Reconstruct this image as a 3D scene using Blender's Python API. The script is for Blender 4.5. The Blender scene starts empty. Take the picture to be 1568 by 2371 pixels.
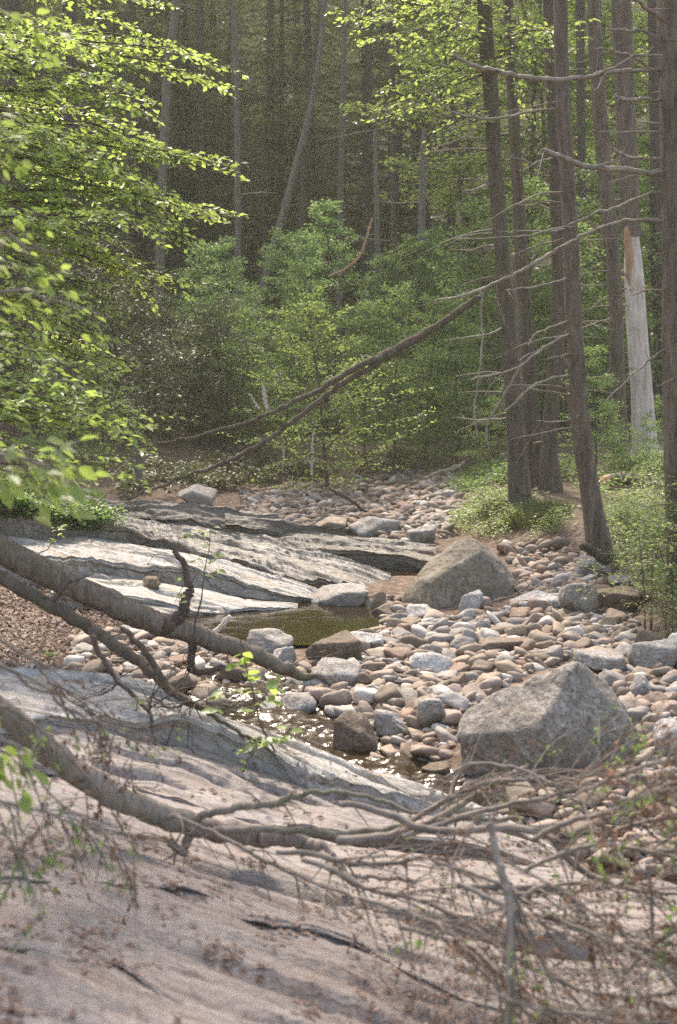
import bpy, bmesh, math, random
import numpy as np
from mathutils import Vector

scene = bpy.context.scene
COL = scene.collection

# ------------------------------------------------------------------ camera
CAM = np.array([0.0, 0.0, 2.2])
TH = math.atan((1185.5 - 850.0) / 3293.0)          # looking slightly down
cd = bpy.data.cameras.new("camera")
cam = bpy.data.objects.new("camera", cd)
COL.objects.link(cam)
cam.location = CAM
cam.rotation_euler = (math.pi / 2 - TH, 0, 0)
cd.sensor_fit = 'VERTICAL'
cd.sensor_height = 36.0
cd.sensor_width = 24.0
cd.lens = 50.0
cd.clip_start = 0.05
cd.clip_end = 500
cd.dof.use_dof = True
cd.dof.focus_distance = 12.5
cd.dof.aperture_fstop = 2.8
scene.camera = cam

# ------------------------------------------------------------------ sky, sun, exposure
SUN_EL, SUN_AZ = math.radians(54), math.radians(-12)
world = bpy.data.worlds.new("World")
scene.world = world
world.use_nodes = True
wn = world.node_tree
sky = wn.nodes.new('ShaderNodeTexSky')
sky.sky_type = 'NISHITA'
sky.sun_disc = False
sky.sun_elevation = SUN_EL
sky.sun_rotation = SUN_AZ
sky.dust_density = 2.5
sky.ozone_density = 0.6
bg = wn.nodes['Background']
bg.inputs['Strength'].default_value = 0.15
tint = wn.nodes.new('ShaderNodeMix')
tint.data_type = 'RGBA'
tint.blend_type = 'MULTIPLY'
tint.inputs[0].default_value = 1.0
tint.inputs[7].default_value = (1.0, 0.91, 0.80, 1)
wn.links.new(sky.outputs[0], tint.inputs[6])
wn.links.new(tint.outputs[2], bg.inputs['Color'])
sd = bpy.data.lights.new("sun", 'SUN')
sd.energy = 2.0
sd.angle = math.radians(3.0)
sd.color = (1.0, 0.91, 0.76)
sun = bpy.data.objects.new("sun", sd)
COL.objects.link(sun)
SV = Vector((math.sin(SUN_AZ) * math.cos(SUN_EL), math.cos(SUN_AZ) * math.cos(SUN_EL), math.sin(SUN_EL)))
sun.rotation_euler = SV.to_track_quat('Z', 'Y').to_euler()
sun.location = (-10, 20, 40)

vs = scene.view_settings
scene.display_settings.display_device = 'sRGB'
vs.view_transform = 'Standard'
vs.look = 'None'
vs.gamma = 1.0
vs.exposure = 2.0
vs.use_curve_mapping = False
scene.cycles.max_bounces = 8
scene.cycles.transparent_max_bounces = 6
scene.cycles.volume_bounces = 1
scene.cycles.caustics_refractive = False
scene.cycles.caustics_reflective = False
scene.cycles.use_denoising = False
scene.cycles.sample_clamp_indirect = 3.0
scene.cycles.sample_clamp_direct = 6.0

# ------------------------------------------------------------------ small maths
FPX = 3293.0
FW = np.array([0, math.cos(TH), -math.sin(TH)])
UP = np.array([0, math.sin(TH), math.cos(TH)])
RT = np.array([1.0, 0, 0])


def ray(px, py):
    return FW + RT * ((px - 784.0) / FPX) + UP * (-(py - 1185.5) / FPX)


def at_y(px, py, Y):
    d = ray(px, py)
    return CAM + d * (Y / d[1])


def at_z(px, py, z):
    d = ray(px, py)
    return CAM + d * ((z - CAM[2]) / d[2])


def project(P):
    v = np.asarray(P) - CAM
    w = v @ FW
    return 784.0 + FPX * (v @ RT) / w, 1185.5 - FPX * (v @ UP) / w


def hash3(i, j, k, seed):
    n = (i * 374761393 + j * 668265263 + k * 2147483647 + seed * 1274126177) & 0xFFFFFFFF
    n = ((n ^ (n >> 13)) * 1274126177) & 0xFFFFFFFF
    n = ((n ^ (n >> 16)) * 2246822519) & 0xFFFFFFFF
    return ((n ^ (n >> 15)) & 0xFFFF) / 65535.0 * 2 - 1


def vnoise(p, seed=0):
    p = np.asarray(p, float)
    f = np.floor(p).astype(np.int64)
    t = p - f
    t = t * t * (3 - 2 * t)
    out = 0
    for dx in (0, 1):
        for dy in (0, 1):
            for dz in (0, 1):
                w = (t[..., 0] if dx else 1 - t[..., 0]) * (t[..., 1] if dy else 1 - t[..., 1]) * (t[..., 2] if dz else 1 - t[..., 2])
                out = out + w * hash3(f[..., 0] + dx, f[..., 1] + dy, f[..., 2] + dz, seed)
    return out


def fbm(p, octv=4, seed=0, gain=0.5):
    p = np.asarray(p, float)
    a, s = 1.0, 0
    for o in range(octv):
        s = s + a * vnoise(p * (2.03 ** o) + 17.3 * o, seed + o)
        a *= gain
    return s


def sm(t):
    t = np.clip(t, 0, 1)
    return t * t * (3 - 2 * t)


# ------------------------------------------------------------------ the lie of the land
DIPS = [(-0.60, 12.35, 1.15, 0.85, 0.30), (-0.75, 17.4, 1.3, 0.75, 0.22), (0.35, 15.5, 1.0, 0.65, 0.26),
        (-0.66, 9.75, 0.55, 0.65, 0.17), (-0.38, 8.9, 0.5, 0.5, 0.20), (0.05, 8.25, 0.5, 0.4, 0.20),
        (0.42, 7.75, 0.42, 0.35, 0.22), (0.8, 7.1, 0.5, 0.45, 0.12)]


def ground(x, y, detail=True):
    x = np.asarray(x, float)
    y = np.asarray(y, float)
    z = np.clip(0.02 * (y - 12.5), -0.16, 0.45) + 0.03
    # right bank
    y = np.minimum(y, 200)
    xr = np.interp(y, [3, 7, 10.7, 13, 14.6, 15.6, 18, 23, 28, 34], [3.4, 2.7, 2.30, 2.45, 2.45, 1.9, 1.5, 2.05, 2.6, 3.0])
    z = z + 0.34 * sm((x - xr) / 0.9) + 0.035 * np.clip(x - xr, 0, 12)
    z = z + 0.05 * sm((x - 0.2) / 1.5) * sm((16 - y) / 3)
    z = z - 0.22 * sm((7.9 - y) / 1.3)
    # left bank
    xl = np.interp(y, [3, 7, 9, 12, 15, 18, 24, 30], [0.4, -0.9, -1.2, -1.6, -1.5, -1.8, -1.2, -0.6])
    z = z + 0.10 * np.clip(xl - x, 0, 3.0) + 0.30 * np.clip(xl - x - 3.0, 0, 12)
    # far bed closes
    z = z + 0.5 * sm((y - 23.5) / 4)
    # the hillside
    t = np.clip(y - 29 - 0.10 * np.clip(x, -10, 10), 0, None)
    hz = 0.10 * np.clip(t, 0, 6) + np.where(t > 6, 0.34 * (t - 6) + 0.0058 * (t - 6) ** 2, 0)
    z = z + hz
    for cx, cy, rx, ry, d in DIPS:
        q = ((x - cx) / rx) ** 2 + ((y - cy) / ry) ** 2
        z = z - d * np.exp(-q * 1.2)
    if detail:
        p = np.stack([x, y, np.zeros_like(x)], -1)
        z = z + 0.018 * fbm(p * 2.1, 3, 5) + 0.3 * sm((y - 28) / 10) * fbm(p * 0.25, 2, 9)
    return z


def g1(x, y):
    return float(ground(np.array([x]), np.array([y]))[0])


def on_ground(px, py):
    z = 0.1
    for _ in range(25):
        P = at_z(px, py, z)
        z = 0.5 * z + 0.5 * g1(P[0], P[1])
    return at_z(px, py, z)


# ------------------------------------------------------------------ mesh helpers
class MB:
    def __init__(self):
        self.v, self.f, self.n, self.c, self.uv = [], [], 0, [], []

    def add(self, verts, faces, col=None, uv=None):
        verts = np.asarray(verts, float).reshape(-1, 3)
        faces = np.asarray(faces, np.int64)
        self.v.append(verts)
        self.f.append(faces + self.n)
        self.n += len(verts)
        if col is not None:
            c = np.asarray(col, float)
            self.c.append(np.broadcast_to(c, (len(verts), 3)))
        if uv is not None:
            self.uv.append(uv)

    def mesh(self, name, mat, smooth=True):
        me = bpy.data.meshes.new(name)
        V = np.concatenate(self.v)
        me.vertices.add(len(V))
        me.vertices.foreach_set('co', V.astype(np.float32).ravel())
        cnt = np.concatenate([np.full(len(f), f.shape[1]) for f in self.f])
        idx = np.concatenate([f.ravel() for f in self.f])
        me.loops.add(len(idx))
        me.loops.foreach_set('vertex_index', idx.astype(np.int32))
        me.polygons.add(len(cnt))
        st = np.concatenate([[0], np.cumsum(cnt)[:-1]])
        me.polygons.foreach_set('loop_start', st.astype(np.int32))
        me.polygons.foreach_set('use_smooth', np.full(len(cnt), smooth))
        if self.uv:
            U = np.concatenate(self.uv)
            l = me.uv_layers.new(name='UVMap')
            l.data.foreach_set('uv', U[idx].astype(np.float32).ravel())
        if self.c:
            C = np.concatenate(self.c)
            a = me.color_attributes.new('tint', 'FLOAT_COLOR', 'POINT')
            a.data.foreach_set('color', np.concatenate([C, np.ones((len(C), 1))], 1).astype(np.float32).ravel())
        me.update(calc_edges=True)
        me.validate()
        if mat is not None:
            me.materials.append(mat)
        return me

    def obj(self, name, mat, parent=None, smooth=True):
        return put(name, self.mesh(name, mat, smooth), parent)


def put(name, me, parent=None, loc=None):
    o = bpy.data.objects.new(name, me)
    COL.objects.link(o)
    if parent is not None:
        o.parent = parent
    if loc is not None:
        o.location = loc
    return o


def tag(o, label=None, cat=None, group=None, kind=None):
    if label:
        o['label'] = label
    if cat:
        o['category'] = cat
    if group:
        o['group'] = group
    if kind:
        o['kind'] = kind
    return o


def thing(name, label, cat, loc=(0, 0, 0), group=None):
    o = bpy.data.objects.new(name, None)
    o.empty_display_size = 0.1
    COL.objects.link(o)
    o.location = loc
    return tag(o, label, cat, group)


def catmull(P, n):
    P = np.asarray(P, float)
    if len(P) == 2:
        t = np.linspace(0, 1, n)[:, None]
        return P[0] * (1 - t) + P[1] * t
    Q = np.vstack([2 * P[0] - P[1], P, 2 * P[-1] - P[-2]])
    s = np.linspace(0, len(P) - 1 - 1e-6, n)
    i = s.astype(int)
    t = (s - i)[:, None]
    a, b, c, d = Q[i], Q[i + 1], Q[i + 2], Q[i + 3]
    return 0.5 * (2 * b + (c - a) * t + (2 * a - 5 * b + 4 * c - d) * t ** 2 + (3 * b - 3 * c + d - a) * t ** 3)


def tube(mb, P, R, sides=8, n=None, rough=0.0, seed=0, wob=0.0, off=None):
    """a tapered round bar through the points P with radii R"""
    P = np.asarray(P, float)
    R = np.asarray(R, float) if np.ndim(R) else np.full(len(P), float(R))
    n = n or max(2, 4 * (len(P) - 1) + 1)
    C = catmull(P, n)
    r = np.interp(np.linspace(0, len(P) - 1, n), np.arange(len(P)), R)
    if wob:
        C = C + wob * np.stack([fbm(np.stack([np.arange(n) * 0.37, np.full(n, k * 7.1), np.full(n, seed * 3.3)], -1), 3, seed + k) for k in range(3)], -1)
    T = np.gradient(C, axis=0)
    T /= np.linalg.norm(T, axis=1)[:, None] + 1e-9
    ref = np.array([0, 0, 1.0]) if abs(T[:, 2]).mean() < 0.8 else np.array([0, 1.0, 0])
    A = np.cross(T, ref)
    A /= np.linalg.norm(A, axis=1)[:, None] + 1e-9
    B = np.cross(A, T)
    th = np.linspace(0, 2 * math.pi, sides, endpoint=False)
    ring = A[:, None, :] * np.cos(th)[None, :, None] + B[:, None, :] * np.sin(th)[None, :, None]
    rr = r[:, None] * np.ones(sides)[None, :]
    if rough:
        L = np.concatenate([[0], np.cumsum(np.linalg.norm(np.diff(C, axis=0), axis=1))])
        pp = np.stack([np.cos(th)[None, :] * 1.6 + 0 * L[:, None], np.sin(th)[None, :] * 1.6 + 0 * L[:, None], L[:, None] / max(r.max(), 1e-3) * 0.33 + 0 * th[None, :]], -1)
        rr = rr * (1 + rough * fbm(pp, 3, seed))
    V = C[:, None, :] + ring * rr[..., None]
    V = V.reshape(-1, 3)
    i, j = np.meshgrid(np.arange(n - 1), np.arange(sides), indexing='ij')
    a = i * sides + j
    b = i * sides + (j + 1) % sides
    F = np.stack([a, b, b + sides, a + sides], -1).reshape(-1, 4)
    L = np.concatenate([[0], np.cumsum(np.linalg.norm(np.diff(C, axis=0), axis=1))])
    uv = np.stack([np.repeat(L, sides), np.tile(np.abs(th - math.pi) * r.mean(), n)], -1)
    mb.add(V, F, uv=uv)
    # caps
    for k, base in ((0, 0), (1, (n - 1) * sides)):
        tip = C[-1] + T[-1] * r[-1] * 0.6 if k else C[0] - T[0] * r[0] * 0.3
        ringv = V[base:base + sides]
        jj = np.arange(sides)
        f = np.stack([jj, (jj + 1) % sides, np.full(sides, sides)], -1)
        if not k:
            f = f[:, ::-1]
        mb.add(np.vstack([ringv, tip]), f, uv=np.zeros((sides + 1, 2)))
    return C, r


def leaf_quads(mb, pos, axis, nrm, ln, wd, fold=0.15, six=False):
    """leaf blades: rhombus, or a pointed oval of two quads for near ones"""
    axis = axis / (np.linalg.norm(axis, axis=1)[:, None] + 1e-9)
    side = np.cross(axis, nrm)
    side /= np.linalg.norm(side, axis=1)[:, None] + 1e-9
    n = np.cross(side, axis)
    ln = np.asarray(ln)[:, None]
    wd = np.asarray(wd)[:, None]
    N = len(pos)
    if not six:
        a = pos
        b = pos + axis * ln * 0.45 + side * wd * 0.5 + n * wd * fold
        c = pos + axis * ln
        d = pos + axis * ln * 0.45 - side * wd * 0.5 + n * wd * fold
        V = np.stack([a, b, c, d], 1).reshape(-1, 3)
        mb.add(V, np.arange(4 * N).reshape(N, 4))
    else:
        a = pos
        m = pos + axis * ln
        b1 = pos + axis * ln * 0.28 + side * wd * 0.48 + n * wd * fold
        b2 = pos + axis * ln * 0.66 + side * wd * 0.40 + n * wd * fold
        d1 = pos + axis * ln * 0.28 - side * wd * 0.48 + n * wd * fold
        d2 = pos + axis * ln * 0.66 - side * wd * 0.40 + n * wd * fold
        V = np.stack([a, b1, b2, m, d2, d1], 1).reshape(-1, 3)
        k = np.arange(N)[:, None] * 6
        mb.add(V, np.vstack([k + np.array([[0, 1, 2, 3]]), k + np.array([[0, 3, 4, 5]])]))


def spray(rs, leaves, wood, A, d, L, droop=0.25, ntw=10, twl=0.6, leaf=0.06, gap=0.05, tilt=0.4, r0=0.012, wratio=0.55,
          six=False, twigs=True, t0=0.15, lift=0.0, lsd=0.2, keep=1.0, puff=0.0):
    """a leafy branch: a drooping axis with twigs to both sides in a flat layer, leaves along the twigs"""
    A = np.asarray(A, float)
    d = np.asarray(d, float)
    d = d / np.linalg.norm(d)
    ts = np.linspace(0, 1, 7)
    path = A + d * (ts * L)[:, None] + np.outer(lift * ts * L - droop * L * ts ** 2, [0, 0, 1.0])
    path[1:] += rs.normal(0, 0.02 * L, (6, 3)) * ts[1:, None]
    if wood is not None:
        tube(wood, path, np.linspace(r0, r0 * 0.25, 7), 5, 9)
    hz = np.array([-d[1], d[0], 0])
    hz /= np.linalg.norm(hz) + 1e-9
    for i in range(ntw + 1):
        t = t0 + (1 - t0) * i / ntw
        k = t * 6
        i0 = min(int(k), 5)
        p = path[i0] + (path[i0 + 1] - path[i0]) * (k - i0)
        tg = path[i0 + 1] - path[i0]
        tg /= np.linalg.norm(tg) + 1e-9
        ang = math.radians(rs.uniform(30, 65)) * (1 if i % 2 else -1)
        if i == ntw:
            ang = rs.uniform(-0.2, 0.2)
        td = tg * math.cos(ang) + hz * math.sin(ang) + np.array([0, 0, rs.normal(0, 0.12)])
        td /= np.linalg.norm(td)
        tl = twl * (1.08 - 0.65 * t) * rs.uniform(0.6, 1.15)
        if rs.rand() > keep:
            continue
        n = max(2, int(tl / gap))
        s = (np.arange(n) + rs.uniform(0.2, 0.9, n)) / n
        pos = p + td * (s * tl)[:, None] + np.outer(-0.12 * tl * s ** 2, [0, 0, 1.0])
        if puff:
            pos = pos + rs.normal(0, puff, (n, 3))
        sd_ = np.where(np.arange(n) % 2, 1.0, -1.0)
        la = rs.uniform(0.5, 1.2, n) * sd_
        sidev = np.cross(td, [0, 0, 1.0])
        ax = td * np.cos(la)[:, None] + sidev * np.sin(la)[:, None] + rs.normal(0, 0.25, (n, 3)) + np.array([0, 0, -0.18])
        nr = np.array([0, 0, 1.0]) + rs.normal(0, tilt, (n, 3))
        ln = leaf * np.clip(rs.normal(1, lsd, n), 0.5, 1.5)
        leaf_quads(leaves, pos, ax, nr, ln, ln * wratio, six=six)
        if twigs and wood is not None:
            tube(wood, [p, p + td * tl * 0.5 + np.array([0, 0, -0.03 * tl]), p + td * tl + np.array([0, 0, -0.12 * tl])], [r0 * 0.3, r0 * 0.22, r0 * 0.1], 3, 3)


# ------------------------------------------------------------------ materials
class Mat:
    def __init__(self, name, rough=0.8, spec=0.3):
        self.m = bpy.data.materials.new(name)
        self.m.use_nodes = True
        self.t = self.m.node_tree
        self.b = self.t.nodes['Principled BSDF']
        self.b.inputs['Roughness'].default_value = rough
        self.b.inputs['Specular IOR Level'].default_value = spec
        self.out = self.t.nodes['Material Output']

    def n(self, typ, **kw):
        x = self.t.nodes.new(typ)
        for k, v in kw.items():
            if k in x.inputs:
                x.inputs[k].default_value = v
            else:
                setattr(x, k, v)
        return x

    def l(self, a, b):
        self.t.links.new(a, b)

    def coord(self, kind='Object', scale=(1, 1, 1), rot=(0, 0, 0)):
        c = self.n('ShaderNodeTexCoord')
        mp = self.n('ShaderNodeMapping')
        mp.inputs['Scale'].default_value = scale
        mp.inputs['Rotation'].default_value = rot
        self.l(c.outputs[kind], mp.inputs['Vector'])
        return mp.outputs[0]

    def noise(self, vec, scale, detail=4, rough=0.55, dist=0.0):
        x = self.n('ShaderNodeTexNoise')
        x.inputs['Scale'].default_value = scale
        x.inputs['Detail'].default_value = detail
        x.inputs['Roughness'].default_value = rough
        x.inputs['Distortion'].default_value = dist
        self.l(vec, x.inputs['Vector'])
        return x.outputs['Fac']

    def ramp(self, fac, stops):
        x = self.n('ShaderNodeValToRGB')
        e = x.color_ramp.elements
        while len(e) < len(stops):
            e.new(0.5)
        for el, (p, c) in zip(e, stops):
            el.position = p
            el.color = (c[0], c[1], c[2], 1) if len(c) == 3 else c
        self.l(fac, x.inputs[0])
        return x.outputs[0]

    def mix(self, fac, a, b, mode='MIX'):
        x = self.n('ShaderNodeMix', data_type='RGBA', blend_type=mode)
        if isinstance(fac, (int, float)):
            x.inputs[0].default_value = fac
        else:
            self.l(fac, x.inputs[0])
        for s, v in ((6, a), (7, b)):
            if isinstance(v, tuple):
                x.inputs[s].default_value = (*v, 1)
            else:
                self.l(v, x.inputs[s])
        return x.outputs[2]

    def bump(self, h, strength=0.5, dist=0.02, nrm=None):
        x = self.n('ShaderNodeBump')
        x.inputs['Strength'].default_value = strength
        x.inputs['Distance'].default_value = dist
        self.l(h, x.inputs['Height'])
        if nrm is not None:
            self.l(nrm, x.inputs['Normal'])
        return x.outputs[0]

    def base(self, c):
        if isinstance(c, tuple):
            self.b.inputs['Base Color'].default_value = (*c, 1)
        else:
            self.l(c, self.b.inputs['Base Color'])

    def normal(self, nrm):
        self.l(nrm, self.b.inputs['Normal'])


def grey(v):
    return (v, v, v)


def leaf_material(name, c0, c1, c2, trans, tfac=0.45, rough=0.42, spec=0.5):
    k = Mat(name, rough, spec)
    geo = k.n('ShaderNodeNewGeometry')
    oi = k.n('ShaderNodeObjectInfo')
    col = k.ramp(geo.outputs['Random Per Island'], [(0.0, c0), (0.55, c1), (1.0, c2)])
    hs = k.n('ShaderNodeHueSaturation')
    mr = k.n('ShaderNodeMapRange')
    mr.inputs[3].default_value = 0.8
    mr.inputs[4].default_value = 1.2
    k.l(oi.outputs['Random'], mr.inputs[0])
    k.l(mr.outputs[0], hs.inputs['Value'])
    k.l(col, hs.inputs['Color'])
    k.base(hs.outputs[0])
    tr = k.n('ShaderNodeBsdfTranslucent')
    tc = k.mix(0.65, hs.outputs[0], trans)
    k.l(tc, tr.inputs['Color'])
    ms = k.n('ShaderNodeMixShader')
    ms.inputs[0].default_value = tfac
    k.l(k.b.outputs[0], ms.inputs[1])
    k.l(tr.outputs[0], ms.inputs[2])
    k.l(ms.outputs[0], k.out.inputs['Surface'])
    return k.m


def bark_material(name, dark, light, moss=None, mossf=0.5, scale=1.0, bump=0.8):
    k = Mat(name, 0.9, 0.15)
    v = k.coord('Object', (9 * scale, 9 * scale, 1.7 * scale))
    n1 = k.noise(v, 2.2, 5, 0.65, 0.6)
    v2 = k.coord('Object', (1, 1, 1))
    n2 = k.noise(v2, 14 * scale, 4, 0.6)
    n3 = k.noise(v2, 1.6, 3, 0.6)
    c = k.ramp(n1, [(0.32, dark), (0.68, light)])
    c = k.mix(k.ramp(n2, [(0.35, grey(0.0)), (0.75, grey(0.5))]), c, tuple(0.55 * a + 0.45 * b for a, b in zip(dark, light)))
    if moss:
        c = k.mix(k.ramp(n3, [(0.45, grey(0)), (0.62, grey(mossf))]), c, moss)
    k.base(c)
    k.normal(k.bump(n1, bump, 0.02, k.bump(n2, 0.4, 0.008)))
    return k.m


def wood_material(name, dark, light, stretch_uv=True):
    """a bare or barked bar mapped along its length"""
    k = Mat(name, 0.8, 0.25)
    v = k.coord('UV', (3, 40, 1))
    n1 = k.noise(v, 1.0, 5, 0.65, 0.4)
    v2 = k.coord('Object')
    n2 = k.noise(v2, 12, 4, 0.6)
    c = k.ramp(n1, [(0.3, dark), (0.7, light)])
    c = k.mix(k.ramp(n2, [(0.42, grey(0)), (0.7, grey(0.6))]), c, tuple(0.6 * a for a in dark))
    k.base(c)
    k.normal(k.bump(n1, 0.5, 0.008))
    return k.m


def stone_material(name, src):
    k = Mat(name, 0.72, 0.35)
    v = k.coord('Object')
    geo = k.n('ShaderNodeNewGeometry')
    if src == 'object':
        oi = k.n('ShaderNodeObjectInfo')
        c0 = oi.outputs['Color']
        seed = oi.outputs['Random']
    else:
        at = k.n('ShaderNodeAttribute', attribute_name='tint')
        c0 = at.outputs['Color']
        seed = geo.outputs['Random Per Island']
    add = k.n('ShaderNodeVectorMath', operation='ADD')
    ms = k.n('ShaderNodeVectorMath', operation='SCALE')
    cmb = k.n('ShaderNodeCombineXYZ')
    k.l(seed, cmb.inputs[0])
    k.l(seed, cmb.inputs[1])
    k.l(cmb.outputs[0], ms.inputs[0])
    ms.inputs['Scale'].default_value = 37.0
    k.l(geo.outputs['Position'], add.inputs[0])
    k.l(ms.outputs[0], add.inputs[1])
    n1 = k.noise(add.outputs[0], 9, 4, 0.6)
    n2 = k.noise(add.outputs[0], 60, 3, 0.6)
    c = k.mix(1.0, c0, k.ramp(n1, [(0.3, grey(0.62)), (0.7, grey(1.18))]), 'MULTIPLY')
    c = k.mix(k.ramp(n2, [(0.52, grey(0)), (0.68, grey(0.45))]), c, (0.10, 0.08, 0.065))
    c = k.mix(k.ramp(n1, [(0.55, grey(0)), (0.75, grey(0.30))]), c, (0.30, 0.17, 0.10))
    k.base(c)
    k.normal(k.bump(n2, 0.35, 0.006, k.bump(n1, 0.5, 0.02)))
    return k.m


def boulder_material(name, base, alt, speck, light, sc=1.0, seedoff=0.0):
    k = Mat(name, 0.85, 0.25)
    v = k.coord('Object')
    n1 = k.noise(v, 3.0 * sc, 5, 0.6, 0.3)
    n2 = k.noise(v, 26 * sc, 4, 0.65)
    n3 = k.noise(v, 11 * sc, 4, 0.6, 0.6)
    n4 = k.noise(v, 90 * sc, 2, 0.5)
    c = k.ramp(n1, [(0.3, alt), (0.7, base)])
    c = k.mix(k.ramp(n3, [(0.50, grey(0)), (0.60, grey(0.55))]), c, light)
    c = k.mix(k.ramp(n2, [(0.50, grey(0)), (0.62, grey(0.75))]), c, speck)
    c = k.mix(k.ramp(n4, [(0.55, grey(0)), (0.7, grey(0.35))]), c, tuple(0.5 * x for x in speck))
    n5 = k.noise(v, 1.7 * sc, 4, 0.65, 0.8)
    c = k.mix(k.ramp(n5, [(0.50, grey(0)), (0.66, grey(0.6))]), c, tuple(0.62 * x * f for x, f in zip(base, (1.0, .98, .80))))
    n6 = k.noise(k.coord('Object', (1, 1, 2.2)), 6.5 * sc, 5, 0.7, 1.2)
    c = k.mix(k.ramp(n6, [(0.47, grey(0)), (0.50, grey(0.45)), (0.53, grey(0))]), c, tuple(0.5 * x for x in speck))
    k.base(c)
    k.normal(k.bump(n2, 0.7, 0.015, k.bump(n6, 0.5, 0.02, k.bump(n1, 0.8, 0.05))))
    return k.m


def slab_material(name, a, b, dark, rust, wet=0.0):
    """layered bedrock: colours run in long streaks along the layers (UV u)"""
    k = Mat(name, 0.7, 0.35)
    v = k.coord('UV', (0.55, 5.0, 1))
    n1 = k.noise(v, 2.0, 6, 0.62, 0.5)
    v2 = k.coord('UV', (0.45, 11, 1))
    n2 = k.noise(v2, 2.0, 5, 0.65, 0.3)
    v3 = k.coord('UV', (1, 1.6, 1))
    n3 = k.noise(v3, 1.5, 5, 0.6, 0.8)
    n4 = k.noise(v3, 28, 4, 0.6)
    c = k.ramp(n1, [(0.32, b), (0.66, a)])
    c = k.mix(k.ramp(n3, [(0.52, grey(0)), (0.68, grey(0.55))]), c, rust)
    c = k.mix(k.ramp(n2, [(0.53, grey(0)), (0.66, grey(0.6))]), c, dark)
    c = k.mix(k.ramp(n4, [(0.5, grey(0)), (0.7, grey(0.35))]), c, dark)
    k.base(c)
    r = k.n('ShaderNodeMapRange')
    r.inputs[3].default_value = 0.30 if wet else 0.62
    r.inputs[4].default_value = 0.85
    k.l(n3, r.inputs[0])
    k.l(r.outputs[0], k.b.inputs['Roughness'])
    v5 = k.coord('UV', (1, 2.2, 1))
    n5 = k.noise(v5, 9, 5, 0.7, 0.6)
    c2 = k.mix(k.ramp(n5, [(0.54, grey(0)), (0.62, grey(0.5))]), c, tuple(1.35 * x for x in dark))
    k.base(c2)
    k.normal(k.bump(n4, 0.45, 0.01, k.bump(n5, 0.6, 0.025, k.bump(n2, 0.75, 0.025, k.bump(n1, 0.6, 0.06)))))
    return k.m


M = {}
M['leaf_bright'] = leaf_material('leaf_bright', (0.075, 0.125, 0.030), (0.105, 0.165, 0.040), (0.15, 0.19, 0.055), (0.64, 0.80, 0.16), 0.52, 0.42, 0.6)
M['leaf_mid'] = leaf_material('leaf_mid', (0.052, 0.098, 0.028), (0.075, 0.130, 0.036), (0.10, 0.155, 0.045), (0.42, 0.60, 0.14), 0.48)
M['leaf_pale'] = leaf_material('leaf_pale', (0.075, 0.115, 0.036), (0.105, 0.15, 0.050), (0.15, 0.18, 0.07), (0.54, 0.64, 0.20), 0.45)
M['leaf_cool'] = leaf_material('leaf_cool', (0.056, 0.105, 0.032), (0.078, 0.138, 0.042), (0.10, 0.16, 0.05), (0.40, 0.62, 0.16), 0.48)
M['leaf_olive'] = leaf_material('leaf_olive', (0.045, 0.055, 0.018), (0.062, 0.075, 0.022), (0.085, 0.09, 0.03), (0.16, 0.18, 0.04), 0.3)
M['needle_dark'] = leaf_material('needle_dark', (0.058, 0.082, 0.030), (0.078, 0.102, 0.038), (0.10, 0.12, 0.048), (0.30, 0.40, 0.10), 0.4, 0.6, 0.2)
M['needle_dead'] = leaf_material('needle_dead', (0.15, 0.08, 0.05), (0.20, 0.115, 0.075), (0.26, 0.16, 0.11), (0.2, 0.1, 0.05), 0.2, 0.8, 0.1)
M['litter_red'] = leaf_material('litter_red', (0.20, 0.125, 0.095), (0.28, 0.185, 0.145), (0.38, 0.28, 0.23), (0.25, 0.16, 0.1), 0.15, 0.8, 0.15)
M['litter'] = leaf_material('litter', (0.16, 0.10, 0.072), (0.28, 0.20, 0.155), (0.42, 0.34, 0.28), (0.25, 0.16, 0.1), 0.15, 0.75, 0.2)
M['bark_dark'] = bark_material('bark_dark', (0.045, 0.033, 0.026), (0.14, 0.105, 0.084), (0.07, 0.08, 0.04), 0.35)
M['bark_pine'] = bark_material('bark_pine', (0.048, 0.036, 0.028), (0.185, 0.14, 0.112), None, 0, 0.8)
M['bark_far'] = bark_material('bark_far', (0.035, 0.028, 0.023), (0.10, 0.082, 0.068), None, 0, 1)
M['bark_grey'] = bark_material('bark_grey', (0.065, 0.055, 0.046), (0.185, 0.158, 0.135), None, 0, 1.2)
M['bark_birch'] = bark_material('bark_birch', (0.25, 0.22, 0.2), (0.68, 0.64, 0.6), None, 0, 1.2, 0.3)
M['bark_moss'] = bark_material('bark_moss', (0.075, 0.058, 0.046), (0.25, 0.20, 0.165), (0.12, 0.115, 0.07), 0.5, 1.5)
M['bare_wood'] = bark_material('bare_wood', (0.30, 0.23, 0.185), (0.64, 0.555, 0.49), None, 0, 0.7, 0.35)
M['raw_wood'] = bark_material('raw_wood', (0.26, 0.15, 0.08), (0.42, 0.27, 0.16), None, 0, 0.9, 0.4)
M['dead_limb'] = wood_material('dead_limb', (0.12, 0.095, 0.075), (0.36, 0.31, 0.25))
M['grey_log'] = bark_material('grey_log', (0.13, 0.10, 0.085), (0.33, 0.27, 0.23), (0.13, 0.14, 0.08), 0.6, 1.4)
M['twig'] = wood_material('twig', (0.12, 0.093, 0.075), (0.36, 0.30, 0.25))
M['twig_dark'] = wood_material('twig_dark', (0.05, 0.035, 0.028), (0.13, 0.09, 0.07))
M['cobble'] = stone_material('cobble_stone', 'object')
M['pebble'] = stone_material('pebble_stone', 'tint')
M['boulder_far'] = boulder_material('boulder_tan', (0.245, 0.205, 0.16), (0.165, 0.135, 0.10), (0.085, 0.07, 0.052), (0.30, 0.265, 0.22), 1.0)
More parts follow.
